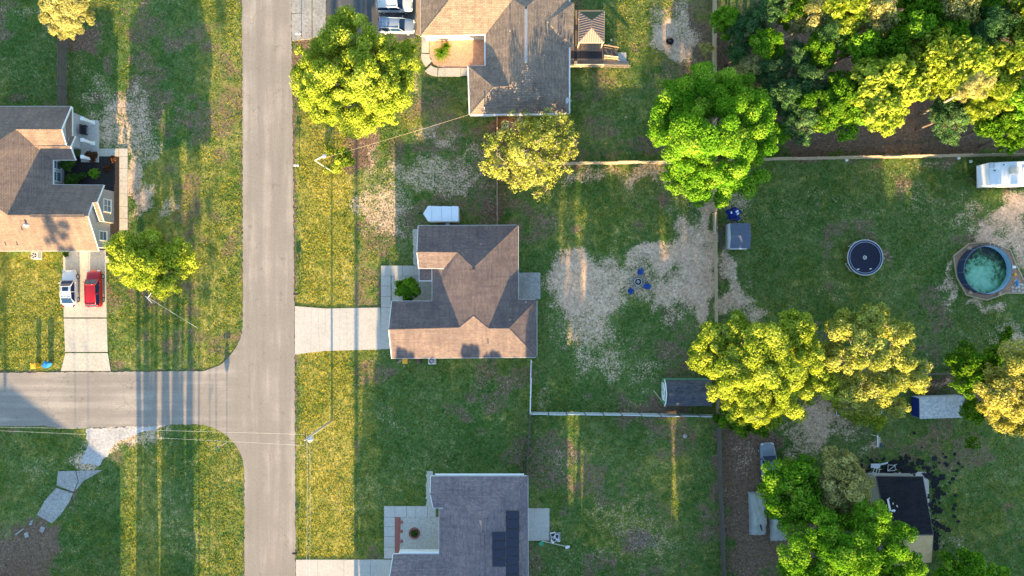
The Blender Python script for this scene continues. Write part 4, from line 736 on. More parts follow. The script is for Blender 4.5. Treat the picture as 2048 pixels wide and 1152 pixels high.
# ---------------------------------------------------------------- trees south of the picture: their shadows cross it
def pine(x, y, h, cb, cr, seed):
    r = random.Random(seed); lobes = []
    k = 0; z = cb
    while z < h: a = r.uniform(0, 6.28); q = cr * r.uniform(.1, .55); lobes.append((x + q * math.cos(a), y + q * math.sin(a), z, cr * r.uniform(.4, .62))); z += r.uniform(.9, 1.5)
    lobes.append((x, y, h, cr * .45)); return lobes
for i, (px, py, h, cb, cr, w) in enumerate([(277, 1265, 11.3, 9.6, 1.0, 0.38), (287, 1400, 12.6, 10.6, 1.0, 0.29), (296, 1330, 12.3, 10.2, 1.1, 0.49), (305, 1300, 10.7, 9.2, .9, 0.23), (313, 1250, 10.1, 8.6, .9, 0.32), (324, 1380, 11.5, 10.0, .9, 0.29), (334, 1290, 10.5, 8.8, 1.0, 0.41), (346, 1410, 11.7, 10.2, .9, 0.32), (356, 1350, 11.0, 9.4, 1.0, 0.61), (367, 1300, 10.1, 8.8, .9, 0.29), (379, 1270, 9.9, 8.4, 1.0, 0.52), (398, 1345, 25, 14.5, 2.4, .08), (418, 1400, 12, 9.8, 1.0, .05), (354, 1400, 15, 12.2, 1.2, .06), (386, 1405, 14.5, 11.8, 1.1, .06), (330, 1410, 15, 12.6, 1.0, .06), (713, 1300, 22, 13.0, 1.7, .27), (6, 1440, 13, 9, 1.2, .28), (150, 1460, 17.0, 14.2, 1.6, .045), (175, 1470, 16.6, 14.4, 1.5, .045), (431, 1390, 25, 16.5, 1.7, .05), (1147, 1440, 16, 9.6, 1.5, .07), (1346, 1440, 16, 9.4, 1.5, .07), (1130, 1460, 16, 10, 1.6, .1), (1165, 1460, 16, 10, 1.6, .1), (1330, 1460, 16, 10, 1.6, .1), (1362, 1460, 16, 10, 1.6, .1), (1185, 1445, 17, 9.5, 2, .1), (1310, 1445, 17, 9.5, 2, .1), (1100, 1445, 16, 9.5, 2, .1), (1085, 1455, 16, 9.5, 2, .1)]):
    x, y, _ = W(px, py); t = thing('tall_pine', 'tall straight pine south of the picture, seen only as a shadow stripe', 'tree', (x, y, 0), 'pines south of the picture that cast the long stripes')
    L = pine(x, y, h, cb, cr, i); p, n, s, ti, C_ = crown_points(L, 10, .22, .42, .75, ragged=.5); leaves('crown', p, n, s, ti, M['lf_deep'], t, .35)
    mb = MB(); r = random.Random(i); mb.path([(x, y, -.2), (x + r.uniform(-.1, .1), y, h * .2), (x + r.uniform(-.3, .3), y, h * .4), (x + r.uniform(-.3, .3), y, h * .65), (x + .1, y, h)], [w * 1.1, w, w * .9, w * .7, .05], 8); [mb.path([(x, y, cb * u), (x + s_, y, cb * u + .4)], [.05, .02], 4) for u, s_ in ((.5, .7), (.65, -.8), (.75, .6), (.85, -.6))]; mb.obj('trunk', M['bark'], t, smooth=True)
used.clear()
dl = rl(9, 3.4, 2.2, 6.4, 77) + [(0, 0, 1.8, 2.4), (1.5, .6, 1.6, 2.0), (-1.6, .2, 1.7, 2.1), (.3, -1.4, 1.8, 2.0)]
dp = None
def screen(px, py, h, wpx):
    global dp
    x, y, _ = W(px, py); sc = wpx / S / 4.0; zs = h / 8.6
    if dp is None: dp = tree('dense_tree', None, 'tree', (0, 0, 0), dl, 'lf_deep', 22, .26, .36, .9, .22, px=False, seed=5); o = dp
    else: o = copy_tree(dp)
    o.location = (x, y, 0); o.rotation_euler = (0, 0, random.uniform(0, 6.28)); o.scale = (sc, sc, zs)
    tag(o, 'dense evergreen in the row south of the picture, seen only by its shade', 'tree', 'row of dense trees south of the picture')
for px, py, h, w in [(775, 1335, 10.4, 42), (815, 1330, 11.6, 44), (858, 1345, 10.9, 46), (900, 1340, 10.6, 48), (945, 1350, 12.2, 44), (988, 1340, 11.5, 44), (1030, 1345, 10.8, 50), (1068, 1340, 12.6, 44), (1100, 1350, 13.0, 43), (1196, 1345, 13.4, 45), (1235, 1340, 12.8, 56), (1275, 1350, 13.6, 58), (1301, 1345, 13.0, 42), (1391, 1350, 13.4, 44), (1425, 1340, 12.8, 54), (1465, 1340, 12.3, 60), (1507, 1346, 11.8, 60), (1549, 1352, 12.6, 60), (1591, 1340, 12.0, 60), (1633, 1346, 12.3, 60), (1675, 1352, 11.8, 60), (1717, 1340, 12.6, 60), (1759, 1346, 12.0, 60), (1801, 1352, 12.3, 60), (1843, 1340, 12.700000000000001, 60), (1885, 1346, 13.5, 60), (1927, 1352, 12.9, 60), (1969, 1340, 13.200000000000001, 60), (2011, 1346, 12.700000000000001, 60), (2053, 1352, 13.5, 60),
    (1143, 1325, 4.0, 22), (1158, 1300, 5.4, 9), (1348, 1320, 3.6, 22), (1338, 1310, 5.0, 8), (350, 1262, 3.9, 26), (300, 1270, 2.0, 20), (372, 1255, 3.6, 22), (735, 1345, 7.5, 22), (800, 1420, 10.2, 60), (900, 1420, 10.6, 60), (1000, 1420, 10.6, 60), (1450, 1420, 11.2, 70), (1560, 1420, 10.0, 70), (1850, 1420, 10.6, 70), (1960, 1420, 10.4, 70)]: screen(px, py, h, w)
# ---------------------------------------------------------------- fences
def fence(label, pts, panel=2.45, h=1.8, mat='wood', style='picket', name='fence', post='wood'):
    P_ = [Vector((*W(*p)[:2], 0)) for p in pts]; t = thing(name, label, 'fence', P_[0]); cache = {}
    r = random.Random(int(P_[0].x * 10))
    for a, b_ in zip(P_[:-1], P_[1:]):
        L = (b_ - a).length; n = max(1, round(L / panel)); w = L / n; ang = math.atan2(b_.y - a.y, b_.x - a.x)
        key = round(w, 3)
        if key not in cache:
            mb = MB()
            if style == 'picket':
                k = int(w / .15); q = w / k
                for i in range(k): mb.box(((i + .5) * q, .02 + r.uniform(-.004, .004), h / 2 + .03 + r.uniform(-.02, .02)), (q * .9, .02, h))
                for z in (.35, h * .55, h - .2): mb.box((w / 2, -.03, z), (w, .05, .09))
            elif style == 'vinyl':
                k = int(w / .2); q = w / k
                for i in range(k): mb.box(((i + .5) * q, 0, h / 2 + .03), (q * .97, .04, h - .1))
                for z in (.1, h - .06): mb.box((w / 2, 0, z), (w, .09, .12))
            elif style == 'rail':
                for z in (.35, .8, 1.2): mb.box((w / 2, 0, z), (w, .05, .13))
                mb.box((w / 2, .0, 1.32), (w, .15, .03))
            cache[key] = mb.mesh('fence_panel', M[mat])
        for i in range(n):
            o = link('fence_panel', cache[key], t); p = a.lerp(b_, i / n) - P_[0]
            o.location = (p.x, p.y, r.uniform(-.02, .02)); o.rotation_euler = (r.uniform(-.02, .02), 0, ang)
            if 'post' not in cache:
                mb = MB(); mb.box((0, 0, (h + .08) / 2), (.11, .11, h + .08)); mb.box((0, 0, h + .1), (.15, .15, .04)); cache['post'] = mb.mesh('post', M[post])
            o = link('post', cache['post'], t); o.location = (p.x, p.y, 0)
        o = link('post', cache['post'], t); o.location = tuple(b_ - P_[0])
    return t
fence('dark weathered board fence running north from the left house', [(134, 216), (134, 60), (134, -40)], mat='wood_grey', post='wood_grey')
fence('thin wooden fence between the tan house and the middle house', [(995, 228), (995, 330), (995, 452)], mat='wood', h=1.7)
fence('pale board fence between the two back yards, below the tan house', [(996, 331), (1120, 330), (1345, 327), (1436, 326)], mat='wood_tan', post='wood_tan')
fence('vertical board fence dividing the tan house yard from the wood', [(1425, -40), (1424, 140), (1426, 326)], mat='wood_tan', post='wood_tan')
fence('long pale board fence with posts along the edge of the wood', [(1436, 326), (1535, 321), (1800, 316), (2130, 310)], mat='wood_tan', post='wood_tan', panel=2.6)
fence('post and rail fence between the sandy yard and the trampoline lawn', [(1427, 326), (1428, 500), (1430, 700), (1432, 828)], mat='wood_tan', post='wood_tan', style='picket', h=1.3)
fence('white panel fence behind the gambrel shed', [(1062, 720), (1060, 824)], mat='white', style='vinyl', post='white', h=1.5)
fence('long whitish panel fence across the back of the south yard', [(1060, 824), (1240, 826), (1432, 829)], mat='shed_wall', style='vinyl', post='wood_grey', h=1.6)
fence('dark board fence between the solar panel house and the lawn', [(1060, 826), (1053, 950)], mat='wood_grey', post='wood_grey', h=1.6)
fence('leaning grey board fence along the dirt lot', [(1432, 830), (1436, 960), (1444, 1170)], mat='wood_grey', post='wood_grey')
fence('short grey fence piece between the two right-hand yards', [(1640, 752), (1830, 748), (1940, 744)], mat='wood_grey', post='wood_grey', h=1.5)
fence('little rail frame on the sandy yard fence opposite the blue shed', [(1425, 428), (1425, 468)], mat='wood_tan', post='wood_tan', style='rail', h=1.3)

# ---------------------------------------------------------------- vehicles
def car(name, label, px, py, rz, paint_, L=4.6, Wd=1.82, Ht=1.5, kind='sedan', rim='metal', cat='car'):
    t = thing(name, label, cat)
    hw = Wd / 2; hood = .92 if kind == 'sedan' else 1.02; belt = hood + .06
    # lower body: rings from rear (-y) to front (+y)
    st = [(-.5, .74, .40, .62), (-.485, .90, .30, .84), (-.44, .97, .22, belt - .02), (-.30, 1.0, .20, belt), (.0, 1.0, .20, belt), (.18, 1.0, .20, hood + .03), (.32, .98, .22, hood - .04), (.43, .93, .25, hood - .14), (.485, .84, .32, .66), (.5, .66, .42, .56)]
    if kind == 'pickup': st[2] = (-.46, .97, .3, belt); st[0] = (-.5, .95, .45, .9); st[1] = (-.49, .97, .4, belt - .03)
    mb = MB(); half = [(0, 0), (.8, 0), (.95, .12), (1, .45), (.985, .75), (.90, .95), (.72, 1.0), (0, 1.03)]; n = 14
    for (u, w, z0, z1) in st:
        ringp = [(x * w * hw, z0 + (z1 - z0) * y) for x, y in half]; full = ringp + [(-x, z) for x, z in ringp[-2:0:-1]]
        mb.v += [(x, u * L, z) for x, z in full]
    k = len(half) * 2 - 2
    for i in range(len(st) - 1):
        for j in range(k):
            a = i * k + j; b_ = i * k + (j + 1) % k; mb.f.append((a, b_, b_ + k, a + k)); mb.m.append(0)
    mb.f.append(tuple(range(k))[::-1]); mb.f.append(tuple((len(st) - 1) * k + j for j in range(k))); mb.m += [0, 0]
    body = mb.obj('body', M[paint_], t, smooth=True); sd = body.modifiers.new('sub', 'SUBSURF'); sd.levels = sd.render_levels = 1
    # cabin
    if kind == 'sedan': yb0, yb1, yr0, yr1 = -.40, .22, -.24, .06
    elif kind == 'suv': yb0, yb1, yr0, yr1 = -.47, .24, -.42, .10
    else: yb0, yb1, yr0, yr1 = -.08, .22, -.05, .11
    wb = hw * .90; wr = hw * .70; zb = belt - .02; zr = Ht
    B = [(-wb, yb0 * L, zb), (wb, yb0 * L, zb), (wb, yb1 * L, zb - .03), (-wb, yb1 * L, zb - .03)]; T = [(-wr, yr0 * L, zr - .05), (wr, yr0 * L, zr - .05), (wr, yr1 * L, zr - .03), (-wr, yr1 * L, zr - .03)]
    def pane(nm, q, ins=.04):
        c = sum((Vector(p) for p in q), Vector()) / 4; mb = MB(); mb.poly([Vector(p).lerp(c, ins) for p in q]); mb.obj(nm, M['car_glass'], t)
    pane('windshield', [B[2], B[3], T[3], T[2]]); pane('rear_window', [B[0], B[1], T[1], T[0]])
    pane('side_window', [B[1], B[2], T[2], T[1]]); pane('side_window', [B[3], B[0], T[0], T[3]])
    mb = MB()
    for a, b_ in zip(B, T): mb.path([a, b_], [.06, .05], 6)
    for i in range(4): mb.path([T[i], T[(i + 1) % 4]], .05, 6)
    ym = (yr0 + yr1) / 2 * L
    for s in (-1, 1): mb.path([(s * wb, (yb0 + yb1) / 2 * L, zb), (s * wr, ym, zr - .04)], .035, 5)
    mb.obj('pillars', M[paint_], t, smooth=True)
    mb = MB(); gx, gy = 6, 8
    for i in range(gy + 1):
        for j in range(gx + 1):
            u, v = j / gx * 2 - 1, i / gy * 2 - 1; y = (yr0 + (yr1 - yr0) * i / gy) * L
            mb.v.append((u * (wr + .03), y, zr + .01 - .06 * u * u - .05 * v * v))
    for i in range(gy):
        for j in range(gx): a = i * (gx + 1) + j; mb.f.append((a, a + 1, a + gx + 2, a + gx + 1)); mb.m.append(0)
    rf_ = mb.obj('roof', M[paint_], t, smooth=True)
    if kind == 'sedan': q = MB(); q.box((0, (yr0 + yr1) / 2 * L + .35, zr + .005), (wr * 1.2, .48, .02)); q.obj('sunroof', M['car_glass'], rf_)
    if kind == 'suv':
        for s in (-1, 1): q = MB(); q.path([(s * wr * .95, yr0 * L + .15, zr), (s * wr * .95, yr1 * L - .1, zr)], .025, 5); q.obj('roof_rail', M[paint_], rf_)
    q = MB(); q.path([(0, yr0 * L + .25, zr - .02), (0, yr0 * L + .12, zr + .09)], [.04, .015], 5); q.obj('antenna', M['black'], rf_)
    if kind == 'pickup':
        q = MB(); q.box((0, -.29 * L, belt + .012), (Wd * .78, L * .36, .02)); q.obj('cargo_bed', M['black'], t)
        for s in (-1, 1): q = MB(); q.box((s * hw * .86, -.29 * L, belt + .05), (.12, L * .40, .12)); q.obj('bed_rail', M[paint_], t)
        q = MB(); q.box((0, -.485 * L, belt + .03), (Wd * .86, .1, .14)); q.obj('tailgate', M[paint_], t)
    for sx in (-1, 1):
        for yy in (-.305, .315):
            tb = MB(); tb.lathe((sx * (hw - .12), yy * L, .33), [(.2, -.1), (.31, -.11), (.33, -.08), (.33, .08), (.31, .11), (.2, .1)], 20, axis='x'); w = tb.obj('wheel', M['black'], t, smooth=True)
            rb = MB(); rb.lathe((sx * (hw - .12), yy * L, .33), [(0, .075), (.06, .09), (.10, .06), (.19, .07), (.205, .1), (.205, -.1), (0, -.08)] if sx > 0 else [(0, -.075), (.06, -.09), (.10, -.06), (.19, -.07), (.205, -.1), (.205, .1), (0, .08)], 12, axis='x'); rb.obj('rim', M[rim], w)
        q = MB(); q.box((sx * (hw + .09), yb1 * L - .3, belt + .02), (.2, .1, .13)); q.obj('mirror', M[paint_ if kind != 'pickup' else 'black'], t)
        q = MB(); q.box((sx * hw * .66, .468 * L, .70), (.34, .20, .13), -sx * .5); q.obj('headlight', M['lamp_clear'], t)
        q = MB(); q.box((sx * hw * .72, -.474 * L, .84), (.3, .14, .16), sx * .4); q.obj('taillight', M['lamp_red'], t)
    q = MB(); q.box((0, -.497 * L, .62), (.5, .03, .13)); q.obj('licence_plate', M['white'], t)
    x, y, _ = W(px, py, .7); t.location = (x, y, .07); t.rotation_euler = (0, 0, rz); return t
car('parked_car', 'white sedan with sunroof on the left driveway', 139, 577, 0.02, 'paint_white', 4.6, 1.8, 1.48, 'sedan')
car('parked_car', 'red hatchback-shaped crossover beside the white sedan', 189, 577, 0.02, 'paint_red', 4.65, 1.86, 1.62, 'suv')
car('parked_car', 'silver crossover on the dark parking pad under the feathery tree', 793, 52, -math.pi / 2 - .04, 'paint_silver', 4.55, 1.86, 1.66, 'suv')
car('parked_car', 'white car cut by the top edge of the picture', 789, 10, -math.pi / 2 + .0, 'paint_white', 4.5, 1.86, 1.6, 'suv')
car('pickup_truck', 'old blue-grey pickup in the dirt lot, half under a green tree', 1537, 930, .08, 'paint_blue', 5.6, 1.95, 1.75, 'pickup', cat='truck')
# cars under grey covers
def covered(label, px, py, L, Wd, rz, seed):
    base = W(px, py, .8); t = thing('covered_car', label, 'car', (base[0], base[1], 0)); t.rotation_euler = (0, 0, rz); r = np.random.default_rng(seed); nx_, ny_ = 22, 44; mb = MB(); mb2 = MB()
    for i in range(ny_ + 1):
        for j in range(nx_ + 1):
            u = j / nx_ * 2 - 1; v = i / ny_ * 2 - 1
            eu = max(0, 1 - abs(u) ** 6); ev = max(0, 1 - abs(v) ** 8)
            prof = .85 + .55 * math.exp(-((v + .1) / .42) ** 4)
            z = prof * (1 - .12 * u * u) * (eu ** .5) * (ev ** .35) + .035 * math.sin(9 * u + 5 * v + seed) * eu + .03 * math.sin(17 * v - 6 * u) * eu
            mb.v.append((u * Wd / 2 * (1 + .03 * math.sin(14 * v)), v * L / 2 * (1 + .015 * math.sin(11 * u)), max(.05, z)))
    for i in range(ny_):
        for j in range(nx_): a = i * (nx_ + 1) + j; mb.f.append((a, a + 1, a + nx_ + 2, a + nx_ + 1)); mb.m.append(0)
    me = mb.mesh('cover', M['tarp_grey'], None, True); o = bpy.data.objects.new('cover', me); COL.objects.link(o); o.parent = t
    for sx in (-1, 1):
        for sy in (-.31, .31):
            tb = MB(); tb.lathe((sx * (Wd / 2 - .36), sy * L, .32), [(0, -.09), (.3, -.1), (.32, 0), (.3, .1), (0, .09)], 14, axis='x'); o = bpy.data.objects.new('wheel', tb.mesh('wheel', M['black'])); COL.objects.link(o); o.parent = t
    return t
c1 = covered('car under a torn pale cover, left of two in the dirt lot', 1518, 1030, 5.4, 2.05, .03, 1)
o = MB(); o.path([(.1, -.2, 1.32), (.0, -.9, 1.2), (.15, -1.5, 1.0), (.3, -2.0, .9)], [.08, .14, .1, .03], 6); o.obj('tear', M['black'], None).parent = c1; 
covered('car under a plain grey cover, right of two and partly hidden by leaves', 1559, 1040, 5.6, 2.05, .06, 5)
# cargo trailer
t = thing('cargo_trailer', 'white V-nosed cargo trailer behind the middle house', 'trailer', (*W(885, 428)[:2], 0)); z = 2.15
bp = [(846, 427), (856, 411.5), (917, 413), (917, 443), (856, 443)]
q = [W(x, y, z)[:2] for x, y in bp]; mb = MB(); mb.prism(inset(q, .02), .45, z - .03); bevel(mb.obj('body', M['white'], t), .03)
for xa, xb in ((846, 863.3), (863.6, 883), (883.4, 903), (903.4, 917)):
    c = [W(x, y, z)[:2] for x, y in ([(846, 427), (856, 411.5), (xb, 411.7), (xb, 443), (856, 443)] if xa == 846 else [(xa, 411.8), (xb, 412.6), (xb, 443), (xa, 443)])]; mb = MB(); mb.prism(inset(c, .012), z - .02, z + .03); mb.obj('roof_panel', M['white_roof'], t)
x, y, _ = W(895, 447, .9); mb = MB(); mb.box((x, y, .75), (.45, .5, .06)); mb.box((x, y - .1, .4), (.08, .08, .7)); mb.obj('jack_step', M['metal'], t)
for s in (-1, 1):
    mb = MB(); cx, cy, _ = W(890, 428, .3); mb.lathe((cx, cy + s * .92, .32), [(0, -.1), (.32, -.1), (.32, .1), (0, .1)], 16); w = MB(); 
    for dx in (-.42, .42): 
        w.v = []; w.f = []; w.m = []; tb = MB(); tb.path([(cx + dx, cy + s * .82, .33), (cx + dx, cy + s * 1.0, .33)], .33, 16); tb.obj('wheel', M['black'], t)
mb = MB(); a = W(846, 427, .5); mb.path([a, (a[0] - .6, a[1], .45)], .06, 6); mb.obj('hitch', M['black'], t)
# white camper
t = thing('camper_trailer', 'long white camper trailer against the fence at the right edge', 'camper', (*W(2010, 350)[:2], 0)); z = 2.9
q = [W(x, y, z)[:2] for x, y in ((1979, 325), (2150, 318), (2150, 366), (1980, 370))]; mb = MB(); mb.prism(q, .5, z); bevel(mb.obj('body', M['white_roof'], t), .06, 3)
A_ = [W(1979, 325, z), W(1980, 370, z)]; f = [W(1953, 332, 2.0), W(1955.5, 372, 2.0)]; g = [W(1956, 334, .6), W(1958, 371, .6)]; k = [(A_[0][0], A_[0][1], .5), (A_[1][0], A_[1][1], .5)]
mb = MB(); mb.poly([A_[0], f[0], f[1], A_[1]]); mb.poly([f[0], g[0], g[1], f[1]]); mb.poly([A_[0], k[0], g[0], f[0]]); mb.poly([A_[1], f[1], g[1], k[1]]); mb.obj('front_cap', M['white_roof'], t)
for (x, y, w, d, h, m, nm) in ((1983, 331, .55, .7, .08, 'shed_wall', 'roof_hatch'), (1992.5, 331.5, .55, .6, .12, 'white', 'roof_vent'), (2026, 342, .95, .8, .3, 'cream', 'air_conditioner'), (2048, 340, .5, .7, .08, 'shed_wall', 'roof_hatch'), (1989, 341.5, .18, .14, .12, 'blackpaint', 'plumbing_vent'), (2007, 329.5, .14, .12, .12, 'blackpaint', 'plumbing_vent')):
    cx, cy, _ = W(x, y, z); mb = MB(); mb.box((cx, cy, z + h / 2), (w, d, h)); bevel(mb.obj(nm, M[m], t), .04)
a = W(2012, 366.5, z); mb = MB(); mb.box((a[0] + 2.4, a[1] - .02, z - .1), (5.0, .14, .14)); mb.obj('awning', M['blue_fabric'], t)
for x in (1957, 1958.5):
    pass
for y in (335, 369): a = W(1953, y, 1.6); mb = MB(); mb.box((a[0] - .03, a[1], 1.4), (.06, .14, .22)); mb.obj('marker_lamp', M['blackpaint'], t)
cx, cy, _ = W(2070, 345, .3)
for s in (-1, 1):
    tb = MB(); tb.path([(cx, cy + s * 1.1, .35), (cx, cy + s * 1.3, .35)], .35, 16); tb.obj('wheel', M['black'], t)
a = W(2026, 375, .4); mb = MB(); mb.box((a[0], a[1] + .1, .3), (.8, .5, .06)); mb.box((a[0] - .36, a[1] + .1, .12), (.06, .4, .3)); mb.box((a[0] + .36, a[1] + .1, .12), (.06, .4, .3)); mb.obj('step', M['blackpaint'], t)
a = W(1956, 352, .4); mb = MB(); mb.path([(a[0], a[1] + .8, .5), (a[0] - .9, a[1], .5), (a[0], a[1] - .8, .5)], .06, 6); mb.obj('tow_frame', M['black'], t)
# old camper with blue front, beneath trees
m_, nd, lk, b = new_mat('stained_roof'); v = wpos(nd); n1 = noise(nd, lk, .9, 5, .6, v, 1.8); n2 = noise(nd, lk, 4, 4, .6, v)
c_ = ramp(nd, lk, n1, [(.42, (.50, .51, .50)), (.5, (.30, .33, .36)), (.56, (.52, .53, .52))]); lk.new(mixc(nd, lk, .4, c_, ramp(nd, lk, n2, [(.3, (.7, .7, .7)), (.7, (1.1, 1.1, 1.1))]), 'MULTIPLY'), b.inputs['Base Color']); b.inputs['Roughness'].default_value = .6; M['stained'] = m_
t = thing('old_camper', 'old grey-roofed camper with a blue end under the right-hand trees', 'camper', (*W(1870, 812)[:2], 0)); z = 2.0
q = [W(x, y, z)[:2] for x, y in ((1839, 796), (1928, 793), (1928, 834), (1840, 837))]; mb = MB(); mb.prism(q, .35, z - .04); mb.obj('body', M['shed_wall'], t)
mb = MB(); mb.prism(inset(q, -.05), z - .03, z + .06); bevel(mb.obj('roof', M['stained'], t), .04)
x0 = q[0][0] if q[0][0] < q[3][0] else q[3][0]; ys = sorted([q[0][1], q[3][1]]); mb = MB(); mb.box((x0 - .01, sum(ys) / 2, 1.15), (.06, ys[1] - ys[0] - .14, 1.5)); mb.obj('end_panel', M['tarp_blue'], t)
cx, cy, _ = W(1885, 815, .3)
for s in (-1, 1): tb = MB(); tb.path([(cx, cy + s * 1.0, .32), (cx, cy + s * 1.2, .32)], .32, 14); tb.obj('wheel', M['black'], t)
t = thing('flatbed_trailer', 'grey flatbed trailer mostly hidden beneath the open golden tree', 'trailer', (*W(1715, 815)[:2], 0))
q = [W(x, y, .8)[:2] for x, y in ((1672, 800), (1762, 800), (1762, 829), (1672, 830))]; mb = MB(); mb.prism(q, .6, .8); mb.obj('bed', M['wood_grey'], t)
for i in range(4): a, b_ = Vector((*q[i], .95)), Vector((*q[(i + 1) % 4], .95)); mb = MB(); mb.path([a, b_], .05, 5); mb.obj('rail', M['galv'], t)
a = W(1740, 818, 1.2); mb = MB(); mb.box((a[0], a[1], 1.05), (1.2, 1.1, .5)); mb.obj('load', M['tarp_grey'], t)
for s in (-1, 1): cx, cy, _ = W(1715, 815, .3); tb = MB(); tb.path([(cx, cy + s * .95, .32), (cx, cy + s * 1.15, .32)], .32, 14); tb.obj('wheel', M['black'], t)

# ---------------------------------------------------------------- sheds and outbuildings
t = thing('garden_shed', 'green gambrel shed with white-framed doors beside the broad golden tree', 'shed', (*W(1370, 785)[:2], 0))
Y = lambda py, z: W(1024, py, z)[1]; xw, xe = W(1331, 0, 2.4)[0], W(1425, 0, 2.4)[0]
yn, ys_ = Y(759.5, 2.0), Y(812, 2.0); prof = [(yn, 2.0), (Y(769, 2.75), 2.75), (Y(787.5, 3.15), 3.15), (Y(806, 2.75), 2.75), (ys_, 2.0)]
mb = MB()
for (ya, za), (yb_, zb_) in zip(prof[:-1], prof[1:]): mb.poly([(xw, yb_, zb_), (xe, yb_, zb_), (xe, ya, za), (xw, ya, za)])
for (ya, za), (yb_, zb_) in zip(prof[:-1], prof[1:]): mb.poly([(xw, ya, za - .08), (xe, ya, za - .08), (xe, yb_, zb_ - .08), (xw, yb_, zb_ - .08)])
rf = mb.obj('roof', M['roof_shed'], t, uv=True)
mb = MB(); pr = [(y, z - .1) for y, z in prof]
for xx, sg in ((xw + .1, 1), (xe - .1, -1)):
    pts = [(xx, pr[0][0] - .05, 0)] + [(xx, y, z) for y, z in pr] + [(xx, pr[-1][0] + .05, 0)]; mb.poly(pts if sg > 0 else pts[::-1])
mb.poly([(xe - .1, yn - .05, 0), (xw + .1, yn - .05, 0), (xw + .1, yn - .05, 1.95), (xe - .1, yn - .05, 1.95)]); mb.poly([(xw + .1, ys_ + .05, 0), (xe - .1, ys_ + .05, 0), (xe - .1, ys_ + .05, 1.95), (xw + .1, ys_ + .05, 1.95)])
mb.obj('wall', M['green_paint'], t)
fb = MB()
for (ya, za), (yb_, zb_) in zip(prof[:-1], prof[1:]): fb.path([(xw - .01, ya, za - .05), (xw - .01, yb_, zb_ - .05)], .07, 4)
fb.obj('trim', M['white'], t)
ymid = (yn + ys_) / 2; xx = xw + .07
for s in (-1, 1):
    db = MB(); y0 = ymid + s * .06; y1 = ymid + s * 1.0
    for z_ in (.12, .95, 1.78): db.box((xx, (y0 + y1) / 2, z_), (.06, abs(y1 - y0), .14))
    for y_ in (y0, y1): db.box((xx, y_, .95), (.058, .13, 1.7))
    db.path([(xx, y0, .2), (xx, y1, .9)], .06, 4); db.path([(xx, y1, 1.05), (xx, y0, 1.7)], .06, 4); d_ = db.obj('door', M['white'], t)
    h_ = MB(); h_.box((xx - .05, ymid + s * .14, 1.0), (.04, .04, .2)); h_.obj('handle', M['blackpaint'], d_)
a, b_ = W(1308, 782), W(1331, 812); mb = MB(); mb.box(((a[0] + b_[0]) / 2, (a[1] + b_[1]) / 2, .06), (2.6, .12, .12), math.atan2(b_[1] - a[1], b_[0] - a[0])); tag(mb.obj('timber_beam', M['wood_tan'], org=((a[0] + b_[0]) / 2, (a[1] + b_[1]) / 2, 0)), 'pale beam lying on the ground before the gambrel shed doors', 'beam')
t = thing('metal_shed', 'small blue metal shed against the yard fence', 'shed', (*W(1473, 472)[:2], 0))
xw, xe = W(1460.5, 0, 1.9)[0], W(1501, 0, 1.9)[0]; yn, yr_, ys_ = Y(446.5, 1.75), Y(471, 2.1), Y(497.5, 1.75)
for (ya, za, yb_, zb_) in ((yn, 1.75, yr_, 2.1), (ys_, 1.75, yr_, 2.1)):
    mb = MB(); nrib = 11; w = (xe - xw) / nrib
    for i in range(nrib):
        xa = xw + i * w; mb.poly([(xa, ya, za), (xa + w * .84, ya, za), (xa + w * .84, yb_, zb_), (xa, yb_, zb_)] if ya < yb_ else [(xa, yb_, zb_), (xa + w * .84, yb_, zb_), (xa + w * .84, ya, za), (xa, ya, za)])
        xb = xa + w * .92; mb.path([(xb, ya, za + .005), (xb, yb_, zb_ + .005)], w * .09, 4)
    mb.obj('roof', M['shed_blue'], t)
mb = MB(); pts = [(xw + .02, yn - .02, 0), (xw + .02, yn - .02, 1.72), (xw + .02, yr_, 2.06), (xw + .02, ys_ + .02, 1.72), (xw + .02, ys_ + .02, 0)]; mb.poly(pts); mb.poly([(xe - .02, y, z) for _, y, z in pts][::-1])
mb.poly([(xw + .02, yn - .02, 0), (xe - .02, yn - .02, 0), (xe - .02, yn - .02, 1.72), (xw + .02, yn - .02, 1.72)]); mb.poly([(xw + .02, ys_ + .02, 0), (xw + .02, ys_ + .02, 1.72), (xe - .02, ys_ + .02, 1.72), (xe - .02, ys_ + .02, 0)])
for i in range(8): y_ = yn + (ys_ - yn) * (i + .5) / 8; mb.box((xw, y_, .85), (.05, .07, 1.65))
mb.obj('wall', M['shed_wall'], t); mb = MB(); mb.box(((xw + xe) / 2 - .2, ys_ - .02, 1.72), (xe - xw - .5, .08, .1)); mb.obj('door_track', M['white'], t)
a = W(1441, 480); mb = MB(); mb.box((a[0], a[1], .03), (.35, 2.4, .05), .05); tag(mb.obj('plank', M['wood_grey'], org=(a[0], a[1], 0)), 'grey plank lying beside the small metal shed', 'plank')
